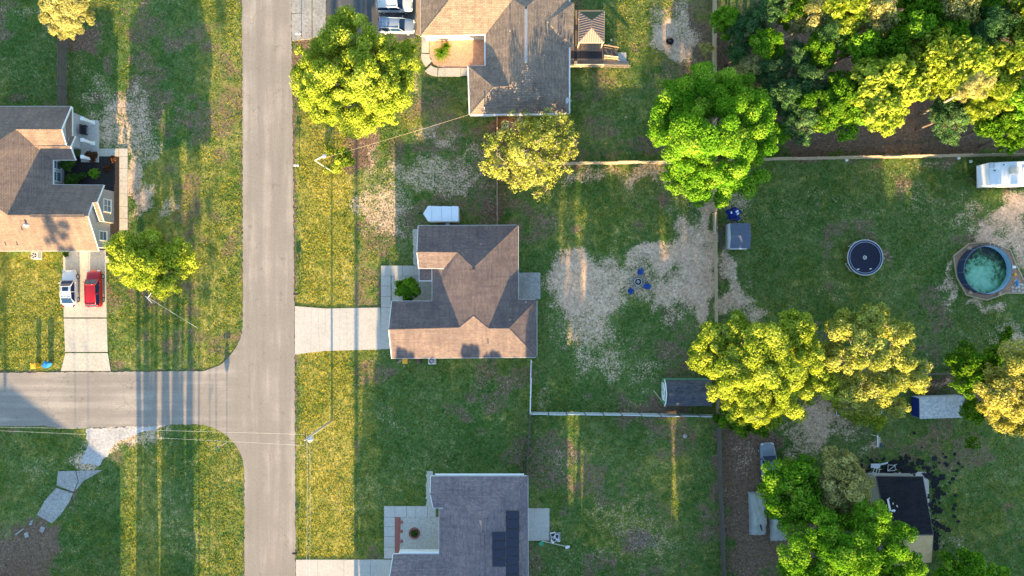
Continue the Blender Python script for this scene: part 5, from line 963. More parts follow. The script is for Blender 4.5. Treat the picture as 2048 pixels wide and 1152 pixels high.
# heap under a blue tarp
t = thing('tarp_heap', 'heap of belongings under a crumpled blue tarp by the metal shed', 'tarp', (*W(1467, 428)[:2], 0)); c = W(1467, 428); mb = MB(); r = random.Random(3); n = 14
for i in range(n + 1):
    for j in range(n + 1):
        u, v = j / n * 2 - 1, i / n * 2 - 1; d = math.hypot(u, v); mb.v.append((c[0] + u * .85 * (1 + .2 * math.sin(4 * v)), c[1] + v * .75 * (1 + .2 * math.sin(3 * u + 1)), max(.02, .75 * (1 - d ** 2.2) + r.uniform(-.09, .09))))
for i in range(n):
    for j in range(n): a = i * (n + 1) + j; mb.f.append((a, a + 1, a + n + 2, a + n + 1)); mb.m.append(0)
mb.obj('tarp', M['tarp_blue'], t)
for (dx, dy, w) in ((.2, .25, .4), (.3, -.05, .35), (-.5, .1, .3)): mb = MB(); mb.box((c[0] + dx, c[1] + dy, .72), (w, w * .6, .2), dx * 3); bevel(mb.obj('bag', M['white_roof'], t), .06)
mb = MB(); mb.box((c[0] - .1, c[1] - .7, .25), (1.0, .1, .08), .2); mb.box((c[0], c[1] - .9, .15), (.9, .08, .08), -.1); mb.obj('frame', M['wood_grey'], t)
# black roofed outbuilding
t = thing('outbuilding', 'low outbuilding with a fresh black roof and bare plywood end', 'outbuilding', (*W(1800, 1020)[:2], 0))
V = dict(a=(1752, 952, 2.6), b=(1846, 953, 2.6), c=(1867, 1069, 3.3), d=(1775, 1070, 3.3)); rf, VV = roof(t, V, [['a', 'b', 'c', 'd']], M['roof_black'], .14, fmat=M['wood_grey'])
V = dict(c=(1867, 1070, 3.3), d=(1775, 1071, 3.3), e=(1778, 1135, 2.9), f=(1864, 1125, 2.9)); roof(t, V, [['d', 'c', 'f', 'e']], M['pine_ply'], .12, name='bare_deck', fmat=M['wood_grey'])
q = [VV[k][:2] for k in 'abcd']; q[2] = (q[2][0], W(0, 1118, 2.9)[1]); q[3] = (q[3][0], q[2][1]); wall(t, inset(q, .3), -.1, 2.45, M['siding'])
for (x, y, l, w, rz) in ((1778, 1010, 1.5, .22, -1.35), (1786, 1021, .4, .2, .3), (1778, 997, .25, .1, .8), (1786, 1007, .22, .1, 1.4), (1794, 1012, .25, .1, -1), (1789, 1022, .3, .12, .9)):
    o = eslope
    z = 2.6 + (y - 952) / 117 * .7; c = W(x, y, z + .05); mb = MB(); mb.box((c[0], c[1], z + .06), (l, w, .03), rz, tilt=(.0, 'X')); mb.obj('underlay_scrap', M['white'], t)
sheet('concrete_pad', [(1732, 947), (1856, 944), (1858, 1000), (1860, 1040), (1750, 1040), (1736, 990)], .04, M['concrete'], (6, 1), 30)
m_ = M['blackpaint']; r = random.Random(8); mb = MB()
for i in range(300):
    k = r.random()
    if k < .42: x, y = r.gauss(1795, 42), r.gauss(934, 11)
    elif k < .8: x, y = r.gauss(1868, 9), r.uniform(950, 1100)
    else: x, y = r.uniform(1735, 1920), r.gauss(955, 50) if r.random() < .4 else r.uniform(925, 948)
    if 1752 < x < 1846 and 950 < y < 1070: continue
    p = W(x, y); s = r.uniform(.08, .3) if r.random() < .86 else r.uniform(.3, .55); a = r.uniform(0, 6.28); pts = [(p[0] + s * math.cos(a + q * 1.57 + r.uniform(-.3, .3)) * r.uniform(.7, 1.2), p[1] + s * math.sin(a + q * 1.57) * r.uniform(.7, 1.2)) for q in range(4)]
    mb.prism(pts, .0, .05 + r.uniform(0, .035))
tag(mb.obj('shingle_scraps', M['roof_black'], uv=True), 'torn black shingle scraps scattered round the outbuilding', 'debris', kind='stuff')
def ladder(label, px, py, L, rz, mat, w=.5, name='ladder', n=5):
    c = W(px, py); t = thing(name, label, 'ladder', (c[0], c[1], 0)); t.rotation_euler = (0, 0, rz)
    for s in (-1, 1): mb = MB(); mb.box((s * w / 2, 0, .12), (.07, L, .07)); o = link('rail', mb.mesh('rail', M[mat]), t)
    for i in range(n): mb = MB(); mb.box((0, -L / 2 + L * (i + .5) / n, .12), (w, .06, .05)); link('rung', mb.mesh('rung', M[mat]), t)
ladder('short white ladder lying north of the black roof', 1752, 941, 1.0, 1.3, 'white', .6, n=3)
t = thing('folding_stand', 'bent silver frame lying beside the white ladder', 'stand', (*W(1780, 935)[:2], 0)); c = W(1780, 935); mb = MB(); pts = [(-.45, -.35), (.45, -.3), (.5, .35), (-.4, .4)]
mb.path([(c[0] + x, c[1] + y, .3) for x, y in pts + pts[:1]], .045, 6); mb.path([(c[0] - .45, c[1] - .35, .3), (c[0] + .5, c[1] + .35, .3)], .04, 5); mb.obj('loop', M['galv'], t); mb = MB(); mb.path([(c[0] + .4, c[1] + .4, .3), (c[0] + .8, c[1] + .42, .1)], .03, 5); mb.path([(c[0] + .45, c[1] - .25, .3), (c[0] + .8, c[1] - .2, .1)], .03, 5); mb.obj('leg', M['galv'], t)
for i, (x, y, l, w, rz, lab) in enumerate(((1750, 931, 1.15, .55, .0, 'white sheet stack lying above the short ladder'), (1766, 927, 1.1, .22, .25, 'white gutter length beside the sheet stack'))):
    c = W(x, y); mb = MB()
    for k in range(3): mb.box((c[0], c[1] + (k - 1) * w * .33, .1 + .02 * k), (l, w * .3, .08), rz)
    tag(mb.obj('metal_sheet', M['white_roof'], org=(c[0], c[1], 0)), lab, 'sheet')
t = thing('sawhorse', 'white sawhorse loaded with boards on the lawn', 'sawhorse', (*W(1749, 880)[:2], 0)); c = W(1749, 880)
mb = MB(); mb.box((c[0], c[1], .75), (.12, 1.4, .12)); mb.obj('beam', M['white'], t); mb = MB(); mb.box((c[0] + .22, c[1], .8), (.14, 1.1, .06)); mb.obj('board', M['wood_tan'], t); mb = MB(); mb.box((c[0] + .3, c[1] - .45, .8), (.2, .5, .08)); mb.obj('tool_case', M['tarp_blue'], t)
for sy in (-.6, .6):
    for sx in (-1, 1): mb = MB(); mb.path([(c[0], c[1] + sy, .75), (c[0] + sx * .4, c[1] + sy * 1.15, 0)], .04, 5); mb.obj('leg', M['white'], t)

# ---------------------------------------------------------------- deck and gazebo behind the tan house
t = thing('deck', 'brown timber deck with railing and ramp behind the tan house', 'deck', (*W(1178, 115)[:2], 0)); zd = .75
def deckbox(par, x0, y0, x1, y1, z, nm='plank', mat='deckwood', run='x', wid=.3):
    a = W(x0, y0, z); b_ = W(x1, y1, z); X0, X1 = sorted((a[0], b_[0])); Y0, Y1 = sorted((a[1], b_[1])); r = random.Random(int(x0))
    if run == 'x':
        n = int((X1 - X0) / wid); w = (X1 - X0) / n
        for i in range(n): mb = MB(); mb.box((X0 + (i + .5) * w, (Y0 + Y1) / 2, z - .02 + r.uniform(-.003, .003)), (w * .95, Y1 - Y0, .04)); mb.obj(nm, M[mat], par)
    else:
        n = int((Y1 - Y0) / wid); w = (Y1 - Y0) / n
        for i in range(n): mb = MB(); mb.box(((X0 + X1) / 2, Y0 + (i + .5) * w, z - .02 + r.uniform(-.003, .003)), (X1 - X0, w * .95, .04)); mb.obj(nm, M[mat], par)
deckbox(t, 1139, 92, 1206, 134, zd); deckbox(t, 1150, 20, 1208, 92, zd)
mb = MB(); a = W(1140, 102, zd); b_ = W(1206, 118, zd); mb.box(((a[0] + b_[0]) / 2, (a[1] + b_[1]) / 2, zd + .015), (b_[0] - a[0] - .2, a[1] - b_[1] - .1, .02)); tag(mb.obj('deck_shadow_sheet', M['blackpaint'], org=(a[0], a[1], zd)), 'black sheet laid as a painted shadow on the timber deck', 'shadow sheet')  # flat black sheet stands in for a shadow across the deck boards
def rail(par, x0, y0, x1, y1, z, z2=None, mat='wood_tan', h=.95):
    z2 = z if z2 is None else z2; a = Vector(W(x0, y0, z)); b_ = Vector(W(x1, y1, z2)); mb = MB(); L = (b_ - a).length; n = max(2, int(L / .16)); d = (b_ - a); ang = math.atan2(d.y, d.x)
    for i in range(n + 1): p = a.lerp(b_, i / n); mb.box((p.x, p.y, p.z + h / 2), (.05, .05, h) if i % 8 else (.1, .1, h + .1), ang)
    mb.path([a + Vector((0, 0, h)), b_ + Vector((0, 0, h))], .075, 4); mb.path([a + Vector((0, 0, .12)), b_ + Vector((0, 0, .12))], .04, 4); mb.obj('railing', M[mat], par)
rail(t, 1140, 134, 1206, 134, zd); rail(t, 1207, 95, 1235, 100, zd, .4, 'deckwood'); rail(t, 1207, 116, 1234, 119, zd, .4); rail(t, 1207, 134, 1258, 136, zd, .05, 'wood_grey')
a = W(1207, 97, .7); b_ = W(1234, 118, .1); mb = MB()
for i in range(4): x0 = a[0] + (b_[0] - a[0]) * i / 4; x1 = a[0] + (b_[0] - a[0]) * (i + 1) / 4; mb.box(((x0 + x1) / 2, (a[1] + b_[1]) / 2, (.7 - .16 * i) / 2), (x1 - x0 - .01, a[1] - b_[1], .7 - .16 * i))
mb.obj('steps', M['wood_grey'], t)
p0, p1, p2, p3 = W(1207, 120, zd), W(1258, 122, .03), W(1258, 134, .03), W(1207, 133, zd); mb = MB(); mb.poly([p0, p3, p2, p1]); mb.poly([(x, y, z - .06) for x, y, z in (p0, p1, p2, p3)]); mb.obj('ramp', M['wood'], t)
mb = MB(); a = W(1139, 94, 0); b_ = W(1206, 133, 0); mb.box(((a[0] + b_[0]) / 2, (a[1] + b_[1]) / 2, .34), (b_[0] - a[0], a[1] - b_[1], .6)); mb.obj('skirt', M['wood'], t)
slabs('stoop', [[(1235, 105), (1253, 105), (1253, 124), (1235, 124)]], M['concrete'], .05)
a = W(1151, 127, zd); mb = MB(); mb.box((a[0], a[1], zd + .2), (.4, .4, .36)); q = MB(); q.box((a[0], a[1], zd + .4), (.22, .26, .05)); o = tag(bevel(mb.obj('storage_cube', M['wood_tan'], org=(a[0], a[1], zd)), .03), 'small square planter box on the timber deck', 'planter')
t = thing('gazebo', 'brown ribbed metal gazebo roof over the timber deck', 'gazebo', (*W(1183, 55)[:2], 0)); ze, zr = 2.9, 3.9
C4 = [W(1158.5, 23, ze), W(1208.5, 22.5, ze), W(1208, 85, ze), W(1157.5, 85, ze)]; rn, rs = W(1183, 40, zr), W(1183.5, 56, zr)
def ribs(q, n, nm, mat, down):
    # q: eave a, eave b, top b, top a ; ribs run from eave to top
    a, b_, c, d = [Vector(p) for p in q]; mb = MB(); nrm = (b_ - a).cross(d - a).normalized(); nrm = nrm if nrm.z > 0 else -nrm
    f = [a, b_, c, d] if (c - d).length > .05 else [a, b_, c]
    nn = (f[1] - f[0]).cross(f[2] - f[0]); f = f if nn.z > 0 else f[::-1]; mb.poly(f); mb.poly([p - Vector((0, 0, .05)) for p in f[::-1]])
    e = (b_ - a); L = e.length; eu = e.normalized(); up = (nrm.cross(eu)); up = up if up.z > 0 else -up
    for i in range(n):
        s = a + e * ((i + .5) / n); # length to the hips
        best = 0
        for k in range(1, 61):
            p = s + up * (k * .06)
            if p.z > max(c.z, d.z): break
            u0 = (p - a).dot(eu); t_ = (p.z - a.z) / max(1e-6, (c.z - a.z)); lo = (d - a).dot(eu) * t_; hi = L + ((c - b_).dot(eu)) * t_
            if lo <= u0 <= hi: best = k * .06
            else: break
        if best > .1: mb.path([s + nrm * .02, s + up * best + nrm * .02], .035, 4)
    mb.obj(nm, M[mat], t)
ribs([C4[0], C4[3], rs, rn], 13, 'roof_panel', 'metal_roof', 0); ribs([C4[2], C4[1], rn, rs], 13, 'roof_panel', 'metal_roof', 0); ribs([C4[3], C4[2], rs, rs], 11, 'roof_panel', 'metal_roof', 0)
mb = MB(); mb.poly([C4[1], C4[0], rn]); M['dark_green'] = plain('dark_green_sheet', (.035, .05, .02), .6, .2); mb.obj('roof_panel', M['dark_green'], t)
for p in C4: c = Vector(p).lerp(Vector(rn), .06); mb = MB(); mb.box((c.x, c.y, (ze + .75) / 2), (.13, .13, ze - .75)); mb.obj('post', M['wood_tan'], t)
for i in range(4): a, b_ = Vector(C4[i]), Vector(C4[(i + 1) % 4]); mb = MB(); mb.path([a - Vector((0, 0, .06)), b_ - Vector((0, 0, .06))], .06, 4); mb.obj('eave_beam', M['wood_tan'], t)

# ---------------------------------------------------------------- pool, trampoline, fire pit
bed = [(1906, 512), (1937, 487), (1979, 484), (2019, 500), (2031, 530), (2052, 572), (2090, 574), (2090, 587), (2011, 586), (1973, 600), (1932, 590), (1912, 553)]
sheet('mulch_bed', bed, .05, M['bark_mulch'], (8, .3), 31)
t = thing('bed_edging', 'angular pale timber edging round the round pool', 'edging', (*W(1970, 540)[:2], 0))
for i in range(len(bed)):
    a, b_ = Vector(W(*bed[i])), Vector(W(*bed[(i + 1) % len(bed)])); d = b_ - a; mb = MB(); mb.box(((a.x + b_.x) / 2, (a.y + b_.y) / 2, .09), (d.length - .02, .12, .16), math.atan2(d.y, d.x)); mb.obj('timber', M['wood_tan'], t)
m_, nd, lk, b = new_mat('pool_water'); v = wpos(nd); n1 = noise(nd, lk, .5, 6, .7, v, 1.0); n2 = noise(nd, lk, 2.2, 5, .7, v, .6)
gr = nd.new('ShaderNodeVectorMath'); gr.operation = 'DISTANCE'; lk.new(v, gr.inputs[0]); gr.inputs[1].default_value = W(1962, 560, .3)
f = mth(nd, lk, 'ADD', mth(nd, lk, 'MULTIPLY', n1, .9), mth(nd, lk, 'ADD', mth(nd, lk, 'MULTIPLY', n2, .7), mth(nd, lk, 'MULTIPLY', gr.outputs['Value'], -.14)))
lk.new(ramp(nd, lk, f, [(.28, (.004, .014, .014)), (.40, (.03, .07, .02)), (.47, (.07, .22, .09)), (.58, (.17, .42, .25)), (.75, (.26, .54, .36))]), b.inputs['Base Color']); b.inputs['Roughness'].default_value = .12; b.inputs['Specular IOR Level'].default_value = .5; M['water'] = m_
M['pool_liner'] = plain('pool_liner', (.30, .50, .66), .5, .08); M['pool_wall'] = plain('pool_wall', (.03, .06, .13), .5, .2)
c = W(1976, 539.5, 1.3); rp_ = 2.98; t = thing('pool', 'round above-ground pool with algae-green water', 'pool', (c[0], c[1], 0))
mb = MB(); mb.lathe((c[0], c[1], 0), [(rp_, 0), (rp_, 1.3)], 48); mb.obj('wall', M['pool_wall'], t, smooth=True)
mb = MB(); mb.lathe((c[0], c[1], 0), [(rp_ - .06, .04), (rp_ - .06, 1.3)][::-1], 48); mb.obj('liner', M['pool_liner'], t, smooth=True)
mb = MB(); mb.lathe((c[0], c[1], 1.3), [(rp_ - .06, 0), (rp_ - .06, .03), (rp_ + .02, .03), (rp_ + .02, -.04), (rp_ - .06, -.04)], 48); M['rim_blue'] = plain('rim_blue', (.10, .14, .22), .4, .15); mb.obj('top_rail', M['rim_blue'], t, smooth=True)
mb = MB(); mb.poly([(c[0] + (rp_ - .06) * math.cos(k * math.pi / 24), c[1] + (rp_ - .06) * math.sin(k * math.pi / 24), .42) for k in range(48)]); mb.obj('water', M['water'], t)
for k in range(12): a = k * math.pi / 6 + .1; mb = MB(); mb.box((c[0] + (rp_ + .05) * math.cos(a), c[1] + (rp_ + .05) * math.sin(a), .66), (.1, .12, 1.3), a); mb.obj('upright', M['rim_blue'], t)
p = W(2029, 534, 1.2); mb = MB(); mb.box((p[0] - .1, p[1], 1.22), (.5, .3, .2)); bevel(mb.obj('skimmer', M['white'], t), .04)
t = thing('pool_ladder', 'blue striped pool steps standing right of the round pool', 'ladder', (*W(2026, 566)[:2], 0)); p = W(2026, 566)
for s in (-1, 1): mb = MB(); mb.path([(p[0] + s * .3 - .35, p[1] + .1 - .25 * s, 1.4), (p[0] + s * .3 + .3, p[1] - .1 - .25 * s, .05)], .05, 6); mb.obj('rail', M['white'], t)
for k in range(5): u = k / 4.5; mb = MB(); mb.box((p[0] - .35 + .6 * u, p[1] + .1 - .2 * u, 1.3 - 1.15 * u), (.12, .75, .05), .25); mb.obj('tread', M['blue_plastic'], t)
for (x, y, rr, m, lab) in ((1936.5, 497, .22, 'wood_tan', 'tan round stump light at the upper left of the pool bed'), (1939, 584, .24, 'wood_tan', 'pale stump light at the lower left of the pool bed'), (1996, 586, .2, 'wood_tan', 'stump light at the lower right of the pool')):
    a = W(x, y); mb = MB(); mb.lathe((a[0], a[1], .05), [(0, .35), (rr * .7, .35), (rr, .3), (rr, 0)], 14); tag(mb.obj('bollard_light', M[m], smooth=False, org=(a[0], a[1], 0)), lab, 'light')
for (x, y, lab) in ((1980, 490, 'left wire hoop stand above the pool'), (1996, 494, 'right wire hoop stand above the pool')):
    a = W(x, y); t = thing('hoop_stand', lab, 'stand', (a[0], a[1], 0)); mb = MB(); mb.path([(a[0] + .3 * math.cos(k * .5236), a[1] + .3 * math.sin(k * .5236), .45) for k in range(13)], .03, 5); mb.obj('hoop', M['white'], t); mb = MB(); [mb.path([(a[0] + .3 * math.cos(q), a[1] + .3 * math.sin(q), .05), (a[0] + .3 * math.cos(q), a[1] + .3 * math.sin(q), .45)], .025, 4) for q in (0, 2.1, 4.2)]; mb.obj('legs', M['white'], t)
a = W(2028, 549); mb = MB(); mb.lathe((a[0], a[1], .05), [(0, .22), (.14, .2), (.2, .1), (.16, 0)], 12); tag(mb.obj('float', M['yellow_plastic'], smooth=True, org=(a[0], a[1], 0)), 'yellow ball-shaped float beside the pool', 'float')
t = thing('stepping_stones', 'pale rounded stepping stones at the corner of the pool bed', 'stones', (*W(2036, 576)[:2], 0)); r = random.Random(2)
for i in range(16):
    x, y = 2025 + (i % 6) * 6.5 + r.uniform(-1, 1), 568 + (i // 6) * 6.5 + r.uniform(-1, 1) + (2 if i % 2 else 0)
    if x < 2030 and y < 574: continue
    a = W(x, y); mb = MB(); mb.prism([(a[0] + .19 * math.cos(k * 1.047) * r.uniform(.8, 1.1), a[1] + .19 * math.sin(k * 1.047) * r.uniform(.8, 1.1)) for k in range(6)], .0, .09); mb.obj('stone', M['concrete'], t)
# trampoline
c = W(1730.5, 515, .9); rt = 2.18; t = thing('trampoline', 'round navy trampoline on the lawn', 'trampoline', (c[0], c[1], 0)); M['mat'] = plain('trampoline_mat', (.010, .013, .035), .6, .25, 2); M['pad'] = plain('spring_pad', (.03, .05, .14), .5, .2)
mb = MB(); n = 40; prev = None
for (q, z) in ((0, .80), (.8, .81), (1.4, .84), (rt - .28, .9)):
    mb.v += [(c[0] + q * math.cos(2 * math.pi * k / n), c[1] + q * math.sin(2 * math.pi * k / n), z) for k in range(n)]
for i in range(3):
    for k in range(n): a = i * n + k; b_ = i * n + (k + 1) % n; mb.f.append((a, b_, b_ + n, a + n)[::-1]); mb.m.append(0)
mt = mb.obj('mat', M['mat'], t, smooth=True)
mb = MB(); mb.lathe((c[0], c[1], .9), [(rt - .29, .01), (rt - .2, .04), (rt - .06, .03)], 48); mb.obj('spring_pad', M['pad'], t, smooth=True)
mb = MB(); mb.lathe((c[0], c[1], .9), [(rt + .05 * math.cos(k * 1.047), .05 * math.sin(k * 1.047)) for k in range(6)], 48, closed=True); mb.obj('frame', M['galv'], t, smooth=True)
mb = MB(); mb.lathe((c[0], c[1], .93), [(rt - .27 + .02 * math.cos(k * 1.57), .02 * math.sin(k * 1.57)) for k in range(4)], 48, closed=True); mb.obj('inner_ring', M['shed_wall'], t, smooth=True)
mb = MB(); mb.lathe((c[0], c[1], .812), [(.18, 0), (.21, .003), (.24, 0)], 20); mb.box((c[0], c[1], .815), (.04, .34, .004), -.6); mb.box((c[0] + .06, c[1], .815), (.03, .24, .004), -.6); mb.obj('emblem', M['white'], mt)
for k in range(4):
    a0, a1 = k * math.pi / 2 + .3, k * math.pi / 2 + .9; mb = MB(); f = lambda a, z: (c[0] + rt * math.cos(a), c[1] + rt * math.sin(a), z); mb.path([f(a0, .88), f(a0 + .03, .04), f(a1 - .03, .04), f(a1, .88)], .04, 6); mb.obj('leg', M['galv'], t)
for (dx, dy) in ((-.9, -1.45), (.65, -1.4)): mb = MB(); mb.box((c[0] + dx, c[1] + dy, .92), (.32, .1, .05), .2); mb.obj('shoe', M['white'], None, org=None); 
for o in [o for o in COL.objects if o.name.startswith('shoe')]: pass
# fire pit with three blue chairs
c = W(1275.5, 563.5); t = thing('fire_pit', 'round metal fire pit with stones amid three blue chairs', 'fire pit', (c[0], c[1], 0)); r = random.Random(5)
mb = MB(); mb.lathe((c[0], c[1], 0), [(.42, 0), (.45, .3), (.41, .3), (.38, .02), (0, .02)], 24); mb.obj('bowl', M['blackpaint'], t, smooth=True); mb = MB(); mb.prism([(c[0] - .28, c[1] - .05), (c[0] + .05, c[1] - .28), (c[0] + .3, c[1] + .02), (c[0] - .02, c[1] + .3)], .04, .16); mb.obj('log', M['concrete_old'], t)
mb = MB(); mb.path([(c[0] + .44 * math.cos(k * .314), c[1] + .44 * math.sin(k * .314), .3) for k in range(21)], .035, 5); mb.obj('rim', M['galv'], t)
for i in range(26):
    a = i * .2417 + r.uniform(-.1, .1); q = r.uniform(.62, .95); p = (c[0] + q * math.cos(a), c[1] + q * math.sin(a)); s = r.uniform(.10, .17); mb = MB(); mb.lathe((p[0], p[1], 0), [(s, -.02), (s * .95, .07), (s * .5, .12), (0, .125)], 6); mb.obj('stone', M['concrete_old'], t)
def chair(label, px, py, rz):
    a = W(px, py, .4); t = thing('camp_chair', label, 'chair', (a[0], a[1], 0), 'blue chairs round the fire pit'); t.rotation_euler = (0, 0, rz)
    def pt(nm, m): 
        return nm
    mb = MB(); mb.box((0, 0, .43), (.6, .56, .05)); link('seat', mb.mesh('seat', M['blue_fabric']), t)
    mb = MB(); mb.box((0, .36, .72), (.6, .06, .62), tilt=(-.35, 'X')); link('backrest', mb.mesh('backrest', M['blue_fabric']), t)
    for s in (-1, 1):
        mb = MB(); mb.box((s * .36, 0, .63), (.07, .56, .04)); link('armrest', mb.mesh('armrest', M['blackpaint']), t)
        for y in (-.27, .27): mb = MB(); mb.path([(s * .36, y, 0), (s * .34, y, .62)], .02, 5); link('leg', mb.mesh('leg', M['metal']), t)
chair('blue folding chair north of the fire pit', 1281, 545, .05); chair('blue folding chair east of the fire pit', 1292, 572, -1.9); chair('blue folding chair south-west of the fire pit', 1262, 581, 2.5)
c = W(1339, 84); t = thing('fire_ring', 'rusty black fire ring on the pale ash patch behind the deck', 'fire pit', (c[0], c[1], 0)); mb = MB(); mb.lathe((c[0], c[1], 0), [(.46, 0), (.48, .32), (.43, .32), (.42, .02), (0, .02)], 20); mb.obj('ring', M['blackpaint'], t, smooth=True); mb = MB(); mb.box((c[0], c[1], .1), (.5, .12, .1), .6); mb.box((c[0], c[1] + .1, .16), (.45, .1, .1), -.5); mb.obj('log', M['bark'], t)
for (x, y, lab) in ((1222, 81, 'white ball on the grass beside the gazebo, upper of two'), (1217, 91, 'white ball on the grass beside the gazebo, lower of two')):
    a = W(x, y); mb = MB(); mb.lathe((a[0], a[1], .12), [(.0, -.12), (.085, -.085), (.12, 0), (.085, .085), (0, .12)], 12); tag(mb.obj('ball', M['white'], smooth=True, org=(a[0], a[1], 0)), lab, 'ball')

# ---------------------------------------------------------------- utilities and small things
def ac(label, px, py, rz=0):
    a = W(px, py, .8); t = thing('air_conditioner', label, 'air conditioner', (a[0], a[1], 0)); t.rotation_euler = (0, 0, rz)
    mb = MB(); mb.box((0, 0, .05), (1.0, 1.0, .1)); link('pad', mb.mesh('pad', M['concrete']), t); mb = MB(); mb.box((0, 0, .45), (.8, .8, .7)); bevel(link('housing', mb.mesh('housing', M['galv']), t), .05)
    mb = MB(); mb.lathe((0, 0, .81), [(0, 0), (.3, 0), (.31, .02), (.33, 0)], 20); link('fan_guard', mb.mesh('fan_guard', M['blackpaint']), t)
    for k in range(5): mb = MB(); mb.box((.15 * math.cos(k * 1.257), .15 * math.sin(k * 1.257), .83), (.26, .07, .01), k * 1.257); link('blade', mb.mesh('blade', M['galv']), t)
ac('grey air conditioner on the lawn below the left house', 68, 511); ac('air conditioner against the south wall of the middle house', 863, 722); ac('air conditioner between the tan house and pale garden tree', 1010, 248)
def bin_(label, px, py, rz, body, lid):
    a = W(px, py, .6); t = thing('wheelie_bin', label, 'bin', (a[0], a[1], 0)); t.rotation_euler = (0, 0, rz)
    mb = MB(); lo = [(-.22, -.26), (.22, -.26), (.22, .26), (-.22, .26)]; hi = [(-.29, -.34), (.29, -.34), (.29, .36), (-.29, .36)]; mb.v = [(*p, .06) for p in lo] + [(*p, 1.0) for p in hi]; mb.f = [(3, 2, 1, 0), (4, 5, 6, 7)] + [(i, (i + 1) % 4, 4 + (i + 1) % 4, 4 + i) for i in range(4)]; mb.m = [0] * 6; bevel(link('body', mb.mesh('body', M[body]), t), .03)
    mb = MB(); mb.box((0, .02, 1.04), (.64, .76, .07)); mb.box((0, -.02, 1.09), (.44, .46, .05)); bevel(link('lid', mb.mesh('lid', M[lid]), t), .03)
    mb = MB(); mb.path([(-.24, .42, 1.0), (.24, .42, 1.0)], .025, 6); link('handle', mb.mesh('handle', M['black']), t)
    for s in (-1, 1): mb = MB(); mb.path([(s * .2, .28, .12), (s * .27, .28, .12)], .12, 10); link('wheel', mb.mesh('wheel', M['black']), t)
bin_('yellow-lidded bin at the kerb of the side street', 71, 731, .1, 'yellow_plastic', 'yellow_plastic'); bin_('blue bin at the kerb of the side street', 95, 729, -.5, 'blue_plastic', 'blue_plastic')
bin_('yellow bin against the south wall of the middle house', 811, 721, 0, 'yellow_plastic', 'yellow_plastic'); bin_('black bin beside the yellow one at the middle house wall', 838, 720, 0, 'black', 'blackpaint')
a = W(798, 723); mb = MB(); [mb.path([(a[0] - .3 + .12 * k, a[1] - .2, .05 + .02 * k), (a[0] + .2 + .1 * k, a[1] + .25, .05 + .02 * k)], .035, 5) for k in range(4)]; tag(mb.obj('timber_offcuts', M['wood'], org=(a[0], a[1], 0)), 'small pile of sticks at the corner of the middle house', 'wood pile')
def mailbox(label, px, py, mat, rz=0, flag=True):
    a = W(px, py); t = thing('mailbox', label, 'mailbox', (a[0], a[1], 0)); t.rotation_euler = (0, 0, rz)
    mb = MB(); mb.box((0, 0, .5), (.1, .1, 1.0)); link('post', mb.mesh('post', M['wood_grey']), t); mb = MB(); prof = [(-.11, 0), (.11, 0), (.11, .13), (.07, .2), (-.07, .2), (-.11, .13)]
    mb.v = [(-.34, y, 1.02 + z) for y, z in prof] + [(.22, y, 1.02 + z) for y, z in prof]; mb.f = [tuple(range(6))[::-1], tuple(range(6, 12))] + [(i, (i + 1) % 6, 6 + (i + 1) % 6, 6 + i) for i in range(6)]; mb.m = [0] * 8; link('box', mb.mesh('box', M[mat]), t)
    if flag: mb = MB(); mb.box((0, -.13, 1.25), (.16, .02, .1)); link('flag', mb.mesh('flag', M['red_plastic']), t)
mailbox('black mailbox by the drive of the solar panel house', 596, 1100, 'blackpaint'); mailbox('dark mailbox on the verge opposite the middle house', 598, 588, 'blackpaint'); mailbox('white mailbox with red flag by the sapling verge', 599, 334, 'white'); mailbox('grey mailbox near the concrete apron at the top', 603, 74, 'galv')
def pole(name, label, base, top, z, r0, mat, cat='utility pole'):
    a = Vector((*W(*base)[:2], 0)); b_ = Vector(W(*top, z)); t = thing(name, label, cat, a); mb = MB(); mb.path([a - Vector((0, 0, .2)), a.lerp(b_, .5), b_], [r0, r0 * .85, r0 * .65], 10); mb.obj('pole', M[mat], t, smooth=True); return t, a, b_
M['pole_wood'] = plain('pole_wood', (.42, .38, .33), .85, .2, 4)
t, a, p_main = pole('utility_pole', 'tall utility pole with transformer on the right-hand verge', (664, 841), (609, 880), 11.0, .14, 'pole_wood')
mb = MB(); mb.lathe((p_main.x + .42, p_main.y - .1, p_main.z - 1.3), [(0, 0), (.24, .02), (.26, .1), (.26, .8), (.2, .9), (0, .95)], 14); mb.obj('transformer', M['galv'], t, smooth=True)
mb = MB(); mb.lathe((p_main.x + .42, p_main.y - .1, p_main.z - .36), [(.03, 0), (.05, .1), (.03, .2), (0, .22)], 8); mb.obj('insulator', M['blackpaint'], t); mb = MB(); mb.box((p_main.x, p_main.y, p_main.z - .25), (.1, 1.5, .1)); mb.obj('crossarm', M['wood_grey'], t)
t, a, p_l = pole('street_light', 'pale leaning street light pole by the sapling on the verge', (668, 345), (630, 321), 8.0, .09, 'pole_wood', 'street light')
b_ = Vector(W(648, 312, 8.4)); mb = MB(); mb.path([p_l, p_l.lerp(b_, .5) + Vector((0, 0, .15)), b_], .06, 6); mb.obj('arm', M['galv'], t); mb = MB(); mb.lathe((b_.x, b_.y, b_.z - .12), [(0, -.05), (.2, 0), (.24, .1), (.1, .2), (0, .22)], 12); mb.obj('lamp_head', M['galv'], t, smooth=True)
t, a, p_w = pole('street_light', 'dark pole with white bracket showing below the corner tree', (331, 584), (291, 592), 5.0, .1, 'blackpaint', 'street light')
b_ = Vector(W(304, 606, 5.2)); mb = MB(); mb.path([p_w, b_], .05, 6); mb.path([p_w.lerp(b_, .3), p_w.lerp(b_, .3) + Vector((.5, .6, .1))], .04, 5); mb.obj('bracket', M['white'], t)
